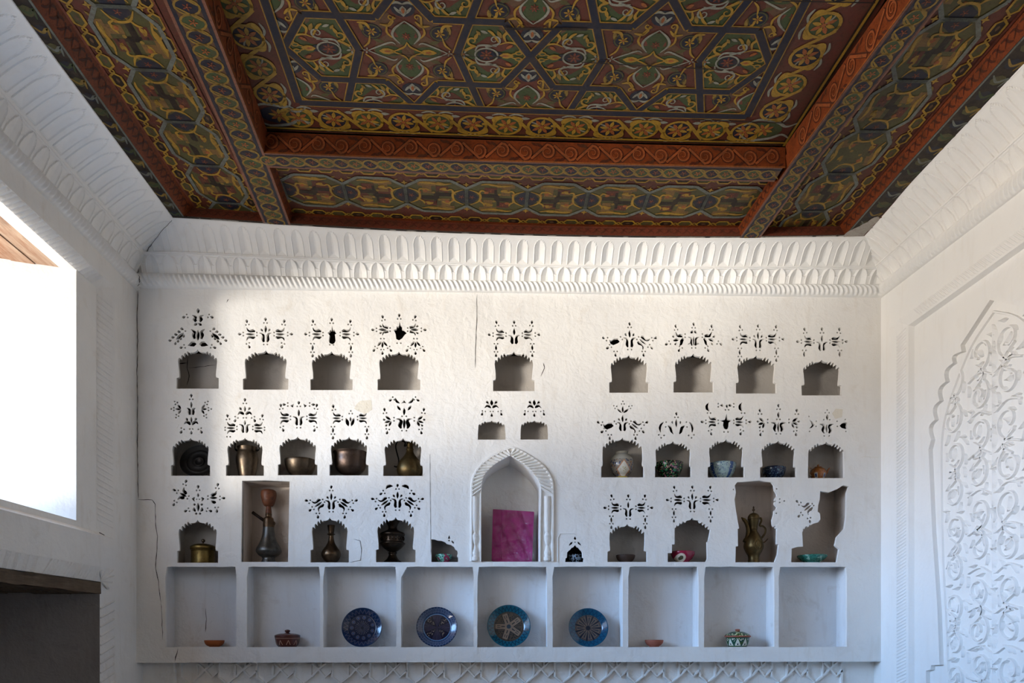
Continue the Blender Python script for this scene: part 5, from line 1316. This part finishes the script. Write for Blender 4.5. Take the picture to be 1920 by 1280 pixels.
mesh('handle', *tube_data(spline(hp, 5), .0065, 8), M['brass_dull'], parent=t, smooth=True)
mesh('handle_tail', *tube_data(spline([q.at(1427.5, 1016), q.at(1433, 1016.5), q.at(1437, 1013), q.at(1440, 1009.5)], 4), .004, 8), M['bronze_brown'], parent=t, smooth=True)
put(t, 1413, .09, 1053.6)
bowl('green_dish', 'shallow green glazed dish in the broken niche at the right end', 1522.6, .09, 1053.6, 27, 1041.5, 13, bowl_mat('green_dish'), .95, 'dish')
# square compartments
YC = .075
bowl('terracotta_bowl', 'small plain orange terracotta bowl in the first square compartment from the left', 402, YC, 1213.5, 18, 1200.5, 9, 'terra', .55)
bowl('terracotta_bowl', 'small plain pinkish terracotta bowl between the turquoise plates and the green sugar bowl', 1226.5, YC, 1213, 17.3, 1199.8, 9, 'terra2', .6)
def brownpot():
    m = glaze('brown_glaze', .25); a, r, z = pol(m); u = saw(a+.2, 9)-.5; hgt = (z-.012)/.036; w_ = u.abs()*2.0
    hrt = ((w_*1.15+hgt*.75-.62).abs().lt(.09))*hgt.band(.05, .85)*w_.lt(.62); c = m.mix(m.noise(40, 3), '5c2a1c', '47201a'); c = m.mix(hrt, c, 'b8917c'); c = m.mix((z.band(.0515, .0535)+z.band(.0555, .0575)).clamp(), c, 'a98474'); m.col(c); return m.m
t = root('sugar_bowl', 'brown glazed sugar bowl with pale heart outlines, lid and knob', 'sugar bowl'); q = V_(539, YC, 1213)
turned('body', q.pr([(.01, None), (14.5, None), (15, 1213.5), (19.5, 1209), (21.5, 1203), (22.6, 1196), (23.2, 1194.5), (23.3, 1192.5)]), brownpot(), t)
ld = turned('lid', q.pr([(23.3, 1192.6), (23.5, 1191.6), (21.5, 1189.8), (14, 1187.6), (6, 1187), (4.8, 1186.2), (.01, 1186)]), brownpot(), t)
turned('knob', q.pr([(4, 1187), (3, 1185.6), (4.9, 1183.6), (4.6, 1181.4), (2, 1180.2), (.01, 1180)]), brownpot(), ld); put(t, 539, YC, 1213)
def greenpot():
    m = glaze('green_white_glaze', .2); a, r, z = pol(m); w_ = tri(a+.15, 9); h_ = (z-.006)/.05; up = h_.lt(1.0-w_*1.15)*h_.band(.02, 1.0)
    c = m.mix(m.noise(30, 3).gt(.5), '35501f', '1f4a3a'); c = m.mix(up*.92, c, 'cfd0c0'); c = m.mix(up*w_.lt(.16)*h_.band(.1, .32), c, '1c2130'); c = m.mix(h_.gt((2.0-w_)*.52)*h_.lt(.95)*m.vor(120).lt(.4), c, 'd8d4be'); c = m.mix(z.gt(.064)*m.vor(60).lt(.35), c, 'b5b98e'); m.col(c); return m.m
t = root('sugar_bowl', 'green and white sugar bowl painted with triangles, lidded', 'sugar bowl'); q = V_(1383, YC, 1212.5)
turned('body', q.pr([(.01, None), (15, None), (15.5, 1213.5), (19.5, 1208), (21, 1201), (21.4, 1195.5), (22.6, 1194)]), greenpot(), t)
ld = turned('lid', q.pr([(22.6, 1194.2), (23.6, 1193), (23.4, 1191.4), (20, 1188.3), (12, 1184.6), (4.5, 1183.2), (.01, 1183)]), greenpot(), t)
turned('rim_line', q.pr([(22.9, 1194.3), (24, 1193), (23.7, 1191.3), (22.5, 1191.6)]), 'terra2', ld, sm=2)
turned('knob', q.pr([(3.6, 1183.6), (4.2, 1182), (4, 1179.4), (.01, 1179)]), 'terra2', ld, sm=2); put(t, 1383, YC, 1212.5)
for u, R_, vb_, kind, lab, rz in ((679.3, 37.4, 1213, 'blue_rosette', 'dark blue plate with a ring of pale rosettes round a sunburst centre', .2), (819.4, 38.2, 1213, 'blue_cross', 'dark blue plate quartered by pale speckled cross marks', .0),
                                (954, 40.4, 1213.5, 'teal_star', 'largest turquoise plate with a tan petal star in the middle', .3), (1102.8, 37, 1213, 'teal_wheel', 'turquoise plate with a tan wheel of many narrow petals', .1)):
    q = V_(u, .09, vb_); R = R_*q.k*1.004
    o = turned('ceramic_plate', [(R*.5, -.004), (R*.52, 0), (R*.7, .006), (R*.9, .017), (R*.985, .023), (R, .0245), (R*.985, .0265), (R*.9, .022), (R*.72, .0105), (R*.66, .0075), (R*.3, .006), (.0003, .006)], plate_mat(kind, R), sm=3, cap=True, seg=64)
    tag(o, lab, 'plate', 'display plates in the square compartments')
    th = math.radians(12); o.rotation_euler = (PI/2-th, 0, 0)
    o.rotation_mode = 'XYZ'; z_ = q.zb+R*math.cos(th)-.004; o.location = (W(u, V0, .09)[0], .098, z_)
    o.data.transform(Matrix.Rotation(rz, 4, 'Z'))

# ------------------------------------------------------------------ camera and light
cam = bpy.data.cameras.new('camera'); co = bpy.data.objects.new('camera', cam); C.objects.link(co); scn.camera = co
cam.sensor_fit = 'HORIZONTAL'; cam.sensor_width = 36; cam.lens = F/1920*36; cam.shift_x = 0; cam.shift_y = (V0-640)/1920; cam.clip_start = .05
co.location = (0, -D, 0); co.rotation_euler = (PI/2, 0, -PSI)
w = bpy.data.worlds.new('sky'); scn.world = w; w.use_nodes = True; nt = w.node_tree; bg = nt.nodes['Background']
tc = nt.nodes.new('ShaderNodeTexCoord'); sp = nt.nodes.new('ShaderNodeSeparateXYZ'); rp = nt.nodes.new('ShaderNodeValToRGB'); mr = nt.nodes.new('ShaderNodeMapRange')
nt.links.new(tc.outputs['Generated'], sp.inputs[0]); nt.links.new(sp.outputs[2], mr.inputs[0]); mr.inputs[1].default_value = -.5; mr.inputs[2].default_value = .5
nt.links.new(mr.outputs[0], rp.inputs[0]); nt.links.new(rp.outputs[0], bg.inputs[0])
rp.color_ramp.elements[0].color = (1.0, .85, .68, 1); rp.color_ramp.elements[1].color = (.30, .56, 1.0, 1); e = rp.color_ramp.elements.new(.5); e.color = (.92, .93, .95, 1)
bg.inputs[1].default_value = 4.5
def area(name, loc, rot, sx, sy, power, col=(1, 1, 1), portal=False):
    l = bpy.data.lights.new(name, 'AREA'); l.shape = 'RECTANGLE'; l.size, l.size_y, l.energy, l.color = sx, sy, power, col
    o = bpy.data.objects.new(name, l); C.objects.link(o); o.location = loc; o.rotation_euler = rot
    if portal: l.cycles.is_portal = True
    return o
area('window_portal', (-2.78, (y2+YE)/2-.1, 1.28), (0, PI/2, PI), 1.5, 4.4, 1, portal=True).rotation_euler = (0, -PI/2, 0)
s = bpy.data.lights.new('low_sun', 'SUN'); s.energy = 2.6; s.angle = math.radians(9); s.color = (1, .95, .88)
so = bpy.data.objects.new('low_sun', s); C.objects.link(so)
dv = Vector((1, 1.05, .22)).normalized(); so.rotation_euler = dv.to_track_quat('-Z', 'Y').to_euler()
s = bpy.data.lights.new('sky_fill', 'SUN'); s.energy = 4.2; s.angle = math.radians(28); s.color = (.28, .55, 1)  # added blue lamp, strengthens the sky tint on the lower walls
so = bpy.data.objects.new('sky_fill', s); C.objects.link(so)
so.rotation_euler = Vector((1, .42, -.32)).normalized().to_track_quat('-Z', 'Y').to_euler()
s = bpy.data.lights.new('warm_fill', 'SUN'); s.energy = 3.6; s.angle = math.radians(45); s.color = (1, .86, .70)  # added warm lamp, brightens the upper right wall
so = bpy.data.objects.new('warm_fill', s); C.objects.link(so)
so.rotation_euler = Vector((1, .2, .16)).normalized().to_track_quat('-Z', 'Y').to_euler()
scn.view_settings.view_transform = 'Standard'; scn.view_settings.look = 'None'; scn.view_settings.exposure = 0.0
try: scn.cycles.max_bounces = 7; scn.cycles.diffuse_bounces = 4; scn.cycles.glossy_bounces = 3; scn.cycles.adaptive_threshold = .06; scn.cycles.sample_clamp_indirect = 8
except Exception: pass
